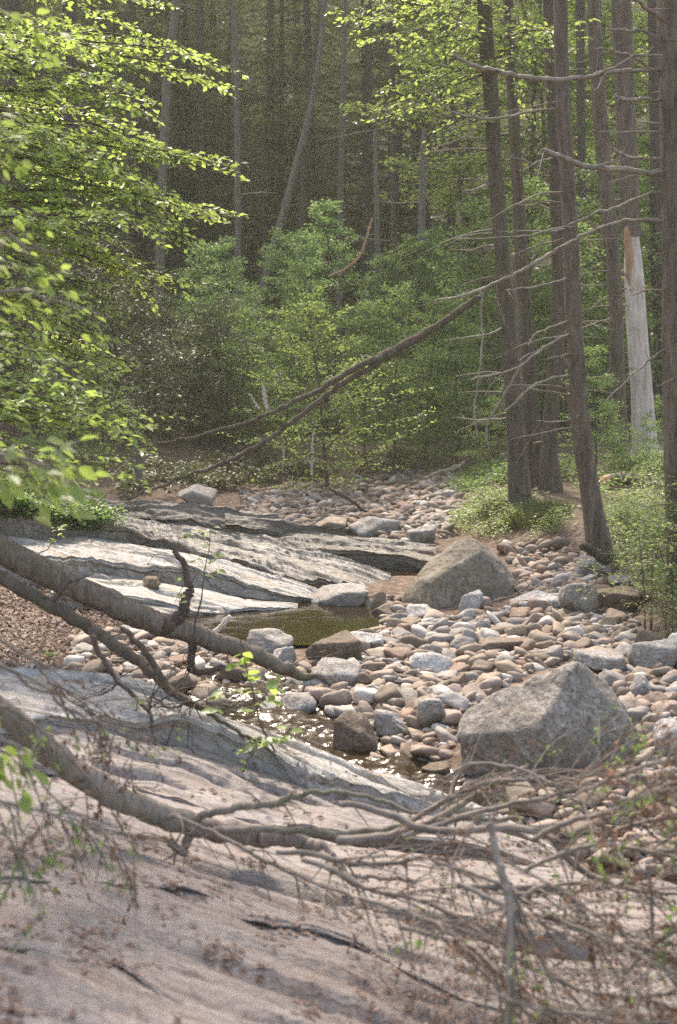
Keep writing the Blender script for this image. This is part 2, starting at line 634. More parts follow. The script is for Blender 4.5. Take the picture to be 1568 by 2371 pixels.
M['boulder_near'] = boulder_material('boulder_grey', (0.25, 0.215, 0.18), (0.17, 0.142, 0.12), (0.065, 0.054, 0.047), (0.36, 0.325, 0.295), 1.35)
M['rock_dark'] = boulder_material('rock_dark', (0.19, 0.14, 0.105), (0.12, 0.09, 0.065), (0.06, 0.045, 0.035), (0.26, 0.21, 0.17), 1.8)
M['rock_grey'] = boulder_material('rock_grey', (0.34, 0.31, 0.285), (0.25, 0.215, 0.19), (0.13, 0.11, 0.095), (0.44, 0.42, 0.40), 1.8)
M['rock_white'] = boulder_material('rock_white', (0.50, 0.47, 0.45), (0.36, 0.32, 0.29), (0.2, 0.17, 0.15), (0.6, 0.58, 0.56), 1.8)
M['slab_near'] = slab_material('slab_near', (0.29, 0.25, 0.23), (0.195, 0.16, 0.142), (0.075, 0.058, 0.048), (0.24, 0.165, 0.13))
M['slab_mid'] = slab_material('slab_mid', (0.43, 0.41, 0.39), (0.28, 0.245, 0.21), (0.095, 0.075, 0.058), (0.30, 0.215, 0.145))
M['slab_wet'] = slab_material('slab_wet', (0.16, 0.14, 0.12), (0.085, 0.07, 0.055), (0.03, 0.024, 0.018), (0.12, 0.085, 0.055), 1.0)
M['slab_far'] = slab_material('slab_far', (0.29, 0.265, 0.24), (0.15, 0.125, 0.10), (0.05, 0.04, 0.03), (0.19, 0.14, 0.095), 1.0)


def ground_material():
    k = Mat('ground_soil', 0.9, 0.2)
    geo = k.n('ShaderNodeNewGeometry')
    p = geo.outputs['Position']
    n1 = k.noise(p, 1.3, 5, 0.6, 0.4)
    n2 = k.noise(p, 13, 5, 0.65)
    n3 = k.noise(p, 55, 3, 0.6)
    sep = k.n('ShaderNodeSeparateXYZ')
    k.l(p, sep.inputs[0])
    gravel = k.ramp(n2, [(0.3, (0.045, 0.030, 0.022)), (0.5, (0.13, 0.088, 0.065)), (0.75, (0.28, 0.215, 0.175))])
    soil = k.ramp(n2, [(0.3, (0.055, 0.04, 0.026)), (0.7, (0.17, 0.12, 0.085))])
    forest = k.ramp(n1, [(0.35, (0.03, 0.026, 0.016)), (0.65, (0.06, 0.06, 0.03))])
    # forest floor starts at the foot of the hill
    mr = k.n('ShaderNodeMapRange', interpolation_type='SMOOTHSTEP')
    mr.inputs[1].default_value = 24
    mr.inputs[2].default_value = 28
    k.l(sep.outputs[1], mr.inputs[0])
    bank = k.n('ShaderNodeMapRange', interpolation_type='SMOOTHSTEP')
    bank.inputs[1].default_value = 0.25
    bank.inputs[2].default_value = 0.55
    k.l(sep.outputs[2], bank.inputs[0])
    c = k.mix(bank.outputs[0], gravel, soil)
    c = k.mix(mr.outputs[0], c, forest)
    k.base(c)
    k.normal(k.bump(n3, 0.6, 0.015, k.bump(n2, 0.8, 0.05)))
    return k.m


def water_material(name, rip, scale, dist, rg=0.03, bc=(0.020, 0.012, 0.006)):
    k = Mat(name, rg, 0.5)
    k.b.inputs['IOR'].default_value = 1.33
    k.base(bc)
    geo = k.n('ShaderNodeNewGeometry')
    n1 = k.noise(geo.outputs['Position'], scale, 4, 0.6, 0.5)
    k.normal(k.bump(n1, rip, dist))
    return k.m


M['ground'] = ground_material()
M['water_still'] = water_material('water_still', 0.15, 9, 0.02)
M['water_run'] = water_material('water_run', 0.25, 12, 0.05, 0.16, (0.034, 0.022, 0.011))

# ================================================================== THE GROUND
def build_ground():
    xs = np.concatenate([np.arange(-45, -9, 3.0), np.arange(-9, 9.01, 0.085), np.arange(12, 46, 3.0)])
    ys = np.concatenate([np.arange(-14, 2, 1.0), np.arange(2, 31, 0.1), np.arange(31, 60, 0.8), np.arange(60, 86, 2.0)])
    X, Y = np.meshgrid(xs, ys)
    Z = ground(X, Y)
    V = np.stack([X, Y, Z], -1).reshape(-1, 3)
    nx, ny = len(xs), len(ys)
    i, j = np.meshgrid(np.arange(ny - 1), np.arange(nx - 1), indexing='ij')
    a = i * nx + j
    F = np.stack([a, a + 1, a + 1 + nx, a + nx], -1).reshape(-1, 4)
    mb = MB()
    mb.add(V, F)
    tag(mb.obj('ground', M['ground']), kind='structure', label='gravel stream bed with soil banks and wooded hillside')


build_ground()


def water(name, label, outline, z, mat, amp=0.0, fr=6.0, step=0.05):
    """a sheet of water over the box of the outline, slightly rippled"""
    P = np.array(outline)
    xs = np.arange(P[:, 0].min(), P[:, 0].max(), step)
    ys = np.arange(P[:, 1].min(), P[:, 1].max(), step)
    X, Y = np.meshgrid(xs, ys)
    Z = z(X, Y) if callable(z) else np.full_like(X, z)
    if amp:
        Z = Z + amp * fbm(np.stack([X * fr, Y * fr * 1.3, Z * 0], -1), 2, 71)
    nx, ny = len(xs), len(ys)
    i, j = np.meshgrid(np.arange(ny - 1), np.arange(nx - 1), indexing='ij')
    a = i * nx + j
    F = np.stack([a, a + 1, a + 1 + nx, a + nx], -1).reshape(-1, 4)
    # keep the sheet to where it lies near or above the bed
    G = ground(X, Y, False)
    ok = (Z > G - 0.06).reshape(-1)
    F = F[ok[F].any(1)]
    mb = MB()
    mb.add(np.stack([X, Y, Z], -1).reshape(-1, 3), F)
    return tag(mb.obj(name, mat), label=label, kind='structure')


water('pool_water', 'dark still pool below the pale ledge', [(-2.0, 11.15), (0.40, 13.4)], 0.0, M['water_still'], 0.002, 5)
water('upper_pool_water', 'dark shaded pool under the upper ledge', [(-2.3, 14.6), (1.3, 18.4)], lambda X, Y: 0.055 + 0.02 * (Y - 15.5), M['water_still'], 0.004, 4)
water('stream_water', 'shallow glinting run beside the grey slab', [(-1.3, 6.9), (0.95, 10.5)], lambda X, Y: -0.075 - 0.035 * (10 - Y), M['water_run'], 0.021, 11, 0.016)


# ================================================================== BEDROCK SLABS
def slab(label, back, front, thick, mat, seed, amp=0.03, saw=0.025, freq=5.0, bulge=0.02, nu=170, nv=52, under=0.03, rag=0.03, name='bedrock_slab', cracks=3):
    B = catmull([at_z(*p) for p in back], nu)
    Fp = catmull([at_z(*p) for p in front], nu)
    u = np.concatenate([[0], np.cumsum(np.linalg.norm(np.diff(0.5 * (B + Fp), axis=0), axis=1))])
    # ragged front edge
    e = np.stack([u * 2.3, u * 0 + seed * 3.1, u * 0], -1)
    Fp = Fp + np.outer(rag * fbm(e, 4, seed), [0.2, 1.0, 0])
    t = np.linspace(0, 1, nv)
    wdt = np.linalg.norm(Fp - B, axis=1)
    P = B[:, None, :] * (1 - t)[None, :, None] + Fp[:, None, :] * t[None, :, None]
    v = wdt[:, None] * t[None, :]
    vb = v - wdt[:, None] * 0.5
    uu = u[:, None] + 0 * v
    q = np.stack([uu * 0.8, v * 3.0, 0 * v + seed], -1)
    s = v * freq + 0.9 * fbm(np.stack([uu * 0.45, v * 1.2, 0 * v + seed * 2], -1), 3, seed + 3)
    fr = s - np.floor(s)
    teeth = np.minimum(fr, (1 - fr) * 7)
    sel = 0.35 + 0.65 * sm(vnoise(np.stack([np.floor(s) * 3.7, uu * 0.6, 0 * v], -1), seed + 8) * 1.5 + 0.4)
    dz = amp * fbm(q, 5, seed) + saw * teeth * sel + bulge * (1 - (2 * t - 1) ** 2)[None, :]
    dz = dz + 0.35 * amp * fbm(np.stack([uu * 5, v * 11, 0 * v], -1), 4, seed + 5, 0.6)
    crk = np.abs(vnoise(np.stack([uu * 0.9 + v * 0.4, v * 2.6 + 0.5 * vnoise(np.stack([uu * 1.7, v, 0 * v], -1), seed), 0 * v + seed], -1), seed + 15))
    dz = dz - 0.7 * amp * np.exp(-(crk / 0.035) ** 2) * sm(vnoise(np.stack([uu * 0.5, v * 0.8, 0 * v + 4], -1), seed + 16) * 2 + .6)
    rc = np.random.RandomState(seed + 77)
    W_ = wdt.mean()
    for q in range(cracks):
        v0, u0, ln_, sl = rc.uniform(.05, .95) * W_, rc.uniform(0, .8) * u[-1], rc.uniform(.2, .6) * u[-1], rc.uniform(.02, .16)
        c0 = v0 + sl * (uu - u0) + 0.05 * fbm(np.stack([uu * 1.9, 0 * v + q, 0 * v + seed], -1), 3, seed + 31)
        m_ = sm((uu - u0) / .2) * sm((u0 + ln_ - uu) / .3)
        dd = (v - c0)
        wv = max(.014, W_ / nv * 1.1)
        dz = dz - m_ * (0.045 * np.exp(-(dd / wv) ** 2) + 0.028 * sm(dd / .02) * np.exp(-np.clip(dd, 0, None) / .25))
    P[..., 2] += dz
    # the broken front face and the back drop
    nf = 12
    g = np.linspace(0, 1, nf + 1)[1:]
    out = np.zeros((nu, nf, 3))
    thk = (thick if np.ndim(thick) == 0 else np.interp(np.linspace(0, 1, nu), np.linspace(0, 1, len(thick)), thick)) * np.ones(nu)
    nd = (Fp - B) * [1, 1, 0]
    nd /= np.linalg.norm(nd, axis=1)[:, None] + 1e-9
    lay = fbm(np.stack([uu[:, :1] * 1.4 + 0 * g[None, :], 0 * uu[:, :1] + g[None, :] * 4.5, 0 * uu[:, :1] + seed + 0 * g[None, :]], -1), 4, seed + 11)
    for k in range(nf):
        rnd = 0.10 * thk * math.sin(min(1, g[k] * 2.5) * math.pi / 2)
        off = rnd - under * g[k] ** 2 + 0.030 * lay[:, k] * min(1, 3 * g[k])
        out[:, k] = P[:, -1] + nd * off[:, None] + np.outer(-thk * g[k] ** 1.3, [0, 0, 1.0])
    foot = out[:, -1:] + np.array([0, 0.05, -0.5])
    bk = P[:, :1] + np.array([0, 0.10, -0.12])
    bk2 = bk + np.array([0, 0.15, -0.6])
    ALL = np.concatenate([bk2, bk, P, out, foot], 1)
    m = ALL.shape[1]
    d = np.concatenate([np.zeros((nu, 1)), np.cumsum(np.linalg.norm(np.diff(ALL, axis=1), axis=2), axis=1)], 1)
    uv = np.stack([np.repeat(u[:, None], m, 1) + seed * 5.0, d + seed * 3.0], -1).reshape(-1, 2)
    i, j = np.meshgrid(np.arange(nu - 1), np.arange(m - 1), indexing='ij')
    a = i * m + j
    Fc = np.stack([a, a + 1, a + m + 1, a + m], -1).reshape(-1, 4)
    mb = MB()
    mb.add(ALL.reshape(-1, 3), Fc, uv=uv)
    o = mb.obj(name, mat)
    me = o.data
    me.set_sharp_from_angle(angle=math.radians(50))
    return tag(o, label, 'rock slab', 'bedrock slabs stepping down to the stream')


slab('wide pinkish grey bedrock slab streaked with fallen leaves, lowest and largest of the ledges',
     [(-380, 1700, .36), (60, 1750, .28), (380, 1850, .12), (700, 1930, -.04), (1000, 1975, -.11), (1480, 2040, -.19), (1900, 2090, -.55)],
     [(-600, 2700, .55), (0, 2720, .50), (450, 2740, .40), (850, 2760, .22), (1150, 2750, .06), (1700, 2650, -.08), (2300, 2500, -.55)],
     0.2, M['slab_near'], 3, amp=0.026, saw=0.024, freq=4.6, cracks=9, nu=240, nv=130, rag=0.02)
slab('thin pink slab with a ragged dark crack under its lip, by the pale fallen log',
     [(60, 1650, .40), (330, 1708, .26), (500, 1745, .14), (660, 1800, .045), (760, 1835, -.005), (880, 1866, -.045), (1000, 1890, -.08), (1330, 2000, -.19)],
     [(60, 1755, .38), (250, 1785, .28), (335, 1812, .22), (470, 1858, .12), (600, 1890, .05), (700, 1905, .01), (830, 1922, -.04), (1050, 1952, -.09), (1330, 2030, -.18)],
     0.085, M['slab_near'], 7, amp=0.03, saw=0.018, freq=7, rag=0.06, bulge=0.0)
slab('long pale slab with dark lichen patches on its blunt front, beside the glinting run',
     [(-150, 1500, .52), (130, 1552, .40), (300, 1592, .30), (480, 1655, .18), (700, 1740, .05), (860, 1802, -.03), (1030, 1855, -.08), (1300, 1965, -.18)],
     [(-150, 1640, .50), (130, 1655, .42), (340, 1668, .34), (500, 1705, .24), (660, 1762, .14), (760, 1795, .09), (880, 1825, .045), (1000, 1852, .01), (1110, 1890, -.06), (1300, 1985, -.17)],
     [0.12, 0.10, 0.11, 0.13, 0.15, 0.15, 0.14, 0.10, 0.03], M['slab_mid'], 12, amp=0.04, saw=0.02, freq=6, bulge=0.04, rag=0.06, nu=260, nv=80)
slab('pale sunlit ledge with a brown broken front, above the dark pool',
     [(-200, 1175, .66), (0, 1208, .55), (200, 1238, .44), (400, 1268, .34), (560, 1308, .21), (660, 1340, .11), (745, 1372, .02)],
     [(-200, 1240, .62), (0, 1258, .54), (120, 1285, .46), (250, 1290, .41), (420, 1312, .31), (560, 1344, .18), (700, 1380, .05), (748, 1390, .0)],
     [0.10, 0.10, 0.10, 0.085, 0.065, 0.055, 0.03], M['slab_mid'], 21, amp=0.04, saw=0.022, freq=7, bulge=0.03, nu=260, nv=80, rag=0.06)
slab('small bright stepped ledge at the edge of the dark pool, under the broken front',
     [(120, 1325, .28), (300, 1338, .21), (450, 1362, .13), (560, 1385, .06), (690, 1402, .0)],
     [(120, 1372, .24), (280, 1378, .19), (400, 1398, .11), (480, 1408, .06), (600, 1409, .02), (690, 1410, -.01)],
     0.07, M['slab_mid'], 26, amp=0.02, saw=0.012, freq=7, nv=36)
slab('low wet shelf sinking into the dark pool beneath the bright ledge',
     [(200, 1368, .17), (330, 1385, .12), (430, 1402, .07), (520, 1412, .01)],
     [(200, 1400, .13), (300, 1408, .09), (400, 1418, .045), (520, 1420, .0)],
     0.05, M['slab_mid'], 28, amp=0.015, saw=0.012, freq=7, nv=30, nu=90)
slab('long grey ridged shelf sloping from the green plants down to the tan boulder',
     [(-260, 1090, 1.0), (40, 1128, .85), (150, 1150, .74), (300, 1178, .60), (470, 1205, .47), (620, 1242, .33), (760, 1285, .20), (905, 1328, .07)],
     [(-260, 1150, .95), (40, 1190, .78), (180, 1212, .64), (330, 1242, .50), (470, 1285, .34), (580, 1312, .23), (700, 1345, .12), (850, 1356, .05), (905, 1352, .04)],
     0.07, M['slab_far'], 33, amp=0.055, saw=0.035, freq=8, nu=260, nv=90)
slab('dark wet ledge overhanging the shaded upper pool',
     [(640, 1228, .36), (760, 1238, .32), (880, 1248, .29), (1010, 1262, .25)],
     [(640, 1248, .31), (720, 1264, .27), (820, 1272, .24), (920, 1284, .21), (1010, 1296, .18)],
     0.12, M['slab_wet'], 38, amp=0.04, saw=0.03, freq=9, nu=110, nv=40)
slab('rough brown shelf in shade behind the ridged ledge, below the leaning trunks',
     [(230, 1158, .74), (360, 1166, .68), (500, 1182, .60), (640, 1205, .47)],
     [(230, 1176, .68), (380, 1196, .58), (520, 1214, .48), (660, 1228, .40)],
     0.09, M['slab_wet'], 41, amp=0.07, saw=0.05, freq=5, nu=120, nv=44)
slab('low broken shelf along the shaded far shore of the upper pool',
     [(520, 1196, .55), (620, 1205, .50), (720, 1216, .45), (800, 1226, .40)],
     [(520, 1216, .48), (600, 1224, .43), (700, 1232, .37), (800, 1240, .33)],
     0.08, M['slab_wet'], 44, amp=0.05, saw=0.03, freq=6, nu=80, nv=30)


# ================================================================== BOULDERS AND STONES
def ico(sub):
    bm = bmesh.new()
    bmesh.ops.create_icosphere(bm, subdivisions=sub, radius=1.0)
    V = np.array([v.co[:] for v in bm.verts])
    F = np.array([[v.index for v in f.verts] for f in bm.faces])
    bm.free()
    return V / np.linalg.norm(V, axis=1)[:, None], F


ICO = {s: ico(s) for s in (1, 2, 3, 4, 5, 6)}


def facet(D, N, H, p):
    """distance to the rounded hull of the planes N.x = H along directions D"""
    q = np.clip(D @ N.T, 0, None) / H
    return np.power(np.power(q, p).sum(1), -1.0 / p)


def hull_planes(P):
    bm = bmesh.new()
    vs_ = [bm.verts.new(p) for p in P]
    bmesh.ops.convex_hull(bm, input=vs_)
    bmesh.ops.recalc_face_normals(bm, faces=bm.faces)
    c = np.array(P).mean(0)
    N, H = [], []
    for f in bm.faces:
        n = np.array(f.normal[:])
        h = n @ (np.array(f.verts[0].co[:]) - c)
        if h < 0:
            n, h = -n, -h
        N.append(n)
        H.append(h)
    bm.free()
    N, H = np.array(N), np.array(H)
    keep = []
    for i in range(len(N)):
        if all(N[i] @ N[j] < 0.995 for j in keep):
            keep.append(i)
    return c, N[keep], H[keep]


def hull_rock(name, label, pts, Y, zscale, mat, seed, sub=5, p=34, amp=0.02, sink=0.0, group=None):
    """a boulder whose corners are given in the picture plane at distance Y, with depth offsets"""
    k = Y / FPX
    W = [at_y(a, b, Y + c * k * zscale) for a, b, c in pts]
    c, N, H = hull_planes(W)
    D, F = ICO[sub]
    r = facet(D, N, H, p)
    V = D * r[:, None]
    sz = r.mean()
    r = r * (1 + amp * 1.5 * fbm(V / sz * 1.6, 3, seed) + amp * fbm(V / sz * 5, 4, seed + 4))
    ch = vnoise(V / sz * 2.1, seed + 9)
    r = r * (1 - 0.35 * amp * np.clip(ch - 0.2, 0, 1))
    V = D * r[:, None]
    mb = MB()
    mb.add(V, F)
    o = mb.obj(name, mat)
    o.location = (c[0], c[1], c[2] - sink)
    o.data.set_sharp_from_angle(angle=math.radians(60))
    return tag(o, label, 'boulder', group)


hull_rock('boulder', 'largest speckled grey boulder with a peaked top, dark undercut beneath, beside the dead twigs',
          [(1335, 1522, 60), (1400, 1562, 90), (1250, 1560, 60), (1058, 1662, 40), (1050, 1708, -10), (1150, 1718, -55), (1245, 1702, -95), (1275, 1725, -95), (1432, 1640, 40),
           (1490, 1705, 70), (1492, 1840, 60), (1265, 1880, -60), (1080, 1850, 30), (1150, 1610, 190), (1420, 1610, 230), (1310, 1560, 260), (1090, 1820, 240), (1460, 1820, 270)],
          7.9, 1.0, M['boulder_near'], 51, 6, 46, 0.028)
hull_rock('boulder', 'tan boulder with a rounded peak among pink cobbles, upstream of the dark pool',
          [(1092, 1243, 60), (1062, 1250, 60), (1150, 1285, 90), (1197, 1345, 70), (1208, 1395, 80), (1120, 1275, 0), (985, 1305, 40), (950, 1345, 20), (918, 1405, 10), (912, 1440, 20),
           (1012, 1335, -55), (1000, 1440, -75), (1090, 1445, -60), (1205, 1420, 10), (1000, 1290, 190), (1140, 1290, 210), (930, 1420, 170), (1200, 1420, 210)],
          13.0, 1.0, M['boulder_far'], 55, 6, 40, 0.03)
hull_rock('boulder', 'brown angular block standing in the run, dark wet foot',
          [(800, 1640, 30), (845, 1650, 30), (772, 1668, 10), (770, 1730, 0), (800, 1765, -20), (838, 1700, -35), (885, 1740, 10), (880, 1782, 10), (815, 1790, -20), (780, 1765, 40), (810, 1650, 90), (870, 1700, 90), (860, 1790, 90), (785, 1700, 90)],
          8.55, 1.0, M['rock_dark'], 58, 5, 30, 0.02)

_rock_cache = {}


def pebble_shape(seed, sub, p=9.0, npl=11, amp=0.05, lo=0.62):
    """unit stone: rounded intersection of random planes"""
    key = (seed, sub, p, npl, amp, lo)
    if key in _rock_cache:
        return _rock_cache[key]
    rs = np.random.RandomState(seed)
    N = rs.normal(size=(npl, 3))
    N = np.vstack([N, np.eye(3), -np.eye(3)])
    N /= np.linalg.norm(N, axis=1)[:, None]
    H = rs.uniform(lo, 1.0, len(N))
    H[npl:] = rs.uniform(0.9, 1.0, 6)
    D, F = ICO[sub]
    r = facet(D, N, H, p) * (1 + amp * fbm(D * 2.0, 3, seed))
    V = D * r[:, None]
    V = (V - 0.5 * (V.max(0) + V.min(0))) / (0.5 * (V.max(0) - V.min(0)))
    _rock_cache[key] = (V, F)
    return V, F


def rock(label, px, py, w, h, mat, seed, depth=0.9, yaw=0.0, tilt=(0, 0), sub=4, p=14, group=None, Y=None, cat='rock', name='rock', color=None, lift=0.0, amp=0.05):
    """one stone: centre (px, py), size w x h in photo units, resting on the ground where its lower edge shows"""
    P = on_ground(px, py + h * 0.42) if Y is None else at_y(px, py + h * 0.42, Y)
    k = P[1] / FPX
    rw, rh = 0.5 * w * k, 0.5 * h * k
    rd = rw * depth
    V, F = pebble_shape(seed, sub, p * 1.5, 8 + seed % 5, amp + .03, 0.52)
    S = V * [rw, rd, rh * 1.1]
    mb = MB()
    mb.add(S, F)
    o = mb.obj(name, mat)
    o.location = (P[0], P[1] + rd * 0.6, P[2] + rh * 0.82 + lift)
    o.rotation_euler = (tilt[0], tilt[1], yaw)
    if color:
        o.color = (*color, 1)
    PLACED.append((o.location.x, o.location.y, max(rw, rd)))
    MARKS.append((o.location.x, o.location.y, max(rw, rd), short_name(label)))
    return tag(o, label, cat, group)


PLACED = [(0.6, 8.1, 0.05)]
MARKS = [(1.1, 8.0, .5, 'peaked grey boulder'), (1.1, 13.0, .55, 'big tan boulder')]


def short_name(lab):
    w = lab.split()
    for i, x in enumerate(w):
        if i > 1 and x in ('sitting', 'with', 'leaning', 'lying', 'at', 'touching', 'between', 'just', 'in', 'near', 'next', 'above', 'before', 'behind', 'on', 'half', 'below', 'propping', 'beside', 'under', 'overgrown', 'left', 'of', 'breaking', 'to', 'wedged'):
            return ' '.join(w[:i])
    return ' '.join(w[:6])


COLS = {'pink': (0.30, 0.225, 0.18), 'tan': (0.265, 0.20, 0.145), 'pale': (0.45, 0.40, 0.355), 'grey': (0.245, 0.215, 0.19), 'rust': (0.23, 0.145, 0.10), 'brown': (0.15, 0.108, 0.078)}
big = [
    ('dark rounded grey stone sitting in the run below the leafy twig', 690, 1643, 88, 58, 'rock_grey', 3, {}),
    ('pale flat topped rock with a brown side, behind the dark rounded stone', 778, 1567, 122, 62, 'rock_grey', 8, {}),
    ('mottled dark rock leaning over the pool edge', 768, 1513, 128, 66, 'rock_dark', 5, {'yaw': .3, 'tilt': (0, -.2)}),
    ('pale smooth block lying beside the mottled dark rock', 846, 1490, 88, 44, 'rock_white', 14, {}),
    ('broad pale rock at the pool edge behind the mossy log', 625, 1488, 112, 48, 'rock_grey', 6, {}),
    ('upright white faced stone at the end of the mossy log', 658, 1524, 58, 58, 'rock_white', 9, {'tilt': (.2, .3)}),
    ('white flat stone touching the mossy log by the pool', 522, 1477, 88, 34, 'rock_white', 11, {}),
    ('low pale rock between the dark pool and the tan boulder', 786, 1387, 140, 44, 'rock_grey', 15, {'tilt': (0, -.12)}),
    ('sharp topped pale stone just above the low pale rock', 826, 1374, 56, 28, 'rock_white', 16, {}),
    ('wide pale stone in the middle of the cobble bar', 997, 1541, 104, 50, 'rock_white', 17, {'tilt': (0, .1)}),
    ('upright pale stone near the peaked grey boulder', 1002, 1656, 74, 76, 'rock_grey', 18, {}),
    ('square brown grey stone next to the angular wet block', 906, 1678, 84, 56, 'rock_grey', 19, {}),
    ('white topped flat stone above the upright pale stone', 1020, 1612, 82, 34, 'rock_white', 20, {}),
    ('flat wet stone in the run before the angular brown block', 742, 1716, 74, 34, 'rock_dark', 21, {}),
    ('flat tan stone at the lip of the run', 972, 1706, 56, 26, 'cobble', 22, {'color': COLS['tan']}),
    ('long tilted slab of pale stone on the far bar', 1252, 1402, 132, 36, 'rock_white', 23, {'tilt': (0.1, -.12), 'p': 24}),
    ('grey mossy rock propping the tilted slab', 1345, 1392, 92, 84, 'rock_grey', 24, {}),
    ('long brown grey rock half under the bank shrub', 1445, 1397, 134, 56, 'rock_dark', 25, {'p': 20}),
    ('grey wedge of rock below the curved trunk', 1378, 1322, 84, 62, 'rock_grey', 26, {'tilt': (0, .3)}),
    ('pale blue grey rock behind the mossy prop stone', 1446, 1350, 70, 36, 'rock_grey', 27, {}),
    ('white stone lying against the grey wedge', 1362, 1348, 52, 30, 'rock_white', 28, {}),
    ('grey bank boulder overgrown by grass above the peaked boulder', 1515, 1522, 120, 76, 'rock_grey', 29, {}),
    ('upright grey stone under the overgrown bank boulder', 1486, 1594, 52, 56, 'rock_grey', 30, {}),
    ('flat grey sheet of rock behind the peaked boulder', 1392, 1540, 118, 44, 'rock_grey', 31, {'p': 22}),
    ('bright white rock at the edge of the view beside the peaked boulder', 1560, 1715, 92, 104, 'rock_white', 32, {'p': 22}),
    ('pinkish flat stone above the bright white rock', 1545, 1648, 66, 36, 'cobble', 33, {'color': COLS['pink']}),
    ('pale streaked rock in the shaded shore below the leaning trunks', 452, 1150, 92, 50, 'rock_grey', 37, {'tilt': (0, .2)}),
    ('flat dark rock with a pale wet top in the upper bed', 866, 1222, 122, 50, 'rock_grey', 35, {'tilt': (0, .18), 'p': 22}),
    ('rounded grey rock beside the flat wet topped rock', 976, 1240, 72, 44, 'rock_grey', 36, {}),
    ('blocky brown stone left dry beside the upper pool', 766, 1216, 78, 34, 'cobble', 37, {'color': COLS['tan'], 'p': 22}),
    ('white stone of the upstream heap under the saplings', 1046, 1146, 40, 24, 'rock_white', 38, {}),
    ('long pale stone near the tan boulder foot', 1092, 1398, 66, 46, 'rock_white', 39, {'tilt': (0, -.4)}),
    ('pinkish stone beside the long pale stone', 1120, 1396, 44, 26, 'cobble', 40, {'color': COLS['pink']}),
    ('speckled pale rock at the foot of the tan boulder', 972, 1425, 62, 42, 'rock_white', 42, {}),
    ('brown rock with white patches on the pale ledge behind the mossy log', 268, 1325, 42, 50, 'rock_white', 43, {}),
    ('pale lump of rock next to the patched brown rock', 228, 1352, 62, 44, 'rock_grey', 44, {}),
    ('brown lump lying on the bright ledge by the curved stub', 352, 1385, 50, 34, 'rock_dark', 45, {'lift': .12}),
    ('large tan rock lying at the head of the pale ledge', 80, 1275, 90, 40, 'rock_dark', 46, {'lift': .2}),
    ('dark flat stone breaking the surface of the pool', 722, 1470, 78, 16, 'rock_dark', 47, {}),
    ('rounded brown stone at the mouth of the pool', 886, 1420, 64, 36, 'cobble', 48, {'color': COLS['brown']}),
    ('tan block leaning on rubble beneath the pale rock', 870, 1392, 50, 44, 'cobble', 49, {'color': COLS['tan']}),
    ('broad brown stone in the middle bar with a flat top', 1165, 1500, 106, 34, 'cobble', 50, {'color': COLS['brown']}),
    ('flat pale grey stone in the run beside the dark rounded stone', 560, 1612, 80, 30, 'rock_white', 51, {}),
    ('brown rock in the shallow water above the glinting run', 540, 1655, 60, 32, 'rock_dark', 52, {}),
    ('reddish flat stone of the small bar under the mossy log', 420, 1532, 60, 26, 'cobble', 53, {'color': COLS['rust']}),
    ('grey lump at the lower end of the run beside the slab tip', 1010, 1790, 70, 34, 'rock_dark', 54, {}),
    ('wet brown rock wedged under the peaked boulder', 1120, 1850, 120, 60, 'rock_dark', 56, {}),
]
for lab, px, py, w, h, mt, sd_, kw in big:
    rock(lab, px, py, w, h, M[mt], sd_, **kw)

# --- cobbles: the largest as single stones, the fine ones as one bed
ZONES = {
    'main': [(700, 1560), (790, 1480), (840, 1425), (900, 1385), (1010, 1440), (1200, 1410), (1212, 1330), (1160, 1262), (1290, 1262), (1395, 1290), (1430, 1400), (1500, 1480), (1600, 1500), (1700, 2060), (1420, 2010), (1180, 1930), (1040, 1850), (1050, 1790), (1280, 1830), (1490, 1800), (1480, 1690), (1400, 1560), (1330, 1520), (1200, 1570), (1055, 1660), (1045, 1760), (960, 1765), (890, 1745), (760, 1650), (650, 1600)],
    'upper': [(690, 1222), (560, 1190), (560, 1150), (700, 1118), (900, 1100), (1000, 1095), (1120, 1102), (1160, 1130), (1060, 1190), (1040, 1245), (940, 1262), (800, 1235)],
    'left': [(170, 1478), (330, 1465), (460, 1500), (560, 1545), (650, 1600), (690, 1660), (760, 1700), (880, 1765), (960, 1800), (860, 1790), (700, 1730), (600, 1690), (470, 1640), (300, 1585), (170, 1550)],
    'ledge': [(140, 1310), (300, 1300), (300, 1345), (200, 1372), (140, 1350)],
}


def inside(poly, x, y):
    c = np.zeros(len(x), bool)
    n = len(poly)
    for i in range(n):
        x1, y1 = poly[i]
        x2, y2 = poly[(i + 1) % n]
        with np.errstate(divide='ignore', invalid='ignore'):
            t = ((y1 > y) != (y2 > y)) & (x < (x2 - x1) * (y - y1) / (y2 - y1 + 1e-12) + x1)
        c ^= t
    return c


def zone_name(px, py):
    if py < 1262 and px < 1165:
        return 'in the shaded upper bed under the saplings' if px < 930 else 'in the upstream stone heap under the saplings'
    if px < 700 and py > 1440 and px < 690:
        return 'on the small bar under the mossy log'
    if px < 320:
        return 'on the pale ledge behind the mossy log'
    if px > 1150 and py < 1440:
        return 'on the far bar between tan boulder and bank'
    if px > 1380 and py > 1500:
        return 'beside the peaked grey boulder under the bank'
    if py > 1600:
        return 'beside the run below the peaked grey boulder'
    if px < 960 and py < 1480:
        return 'at the pool mouth by the tan boulder'
    if py < 1500:
        return 'in front of the tan boulder'
    return 'in the middle of the bar between both boulders'


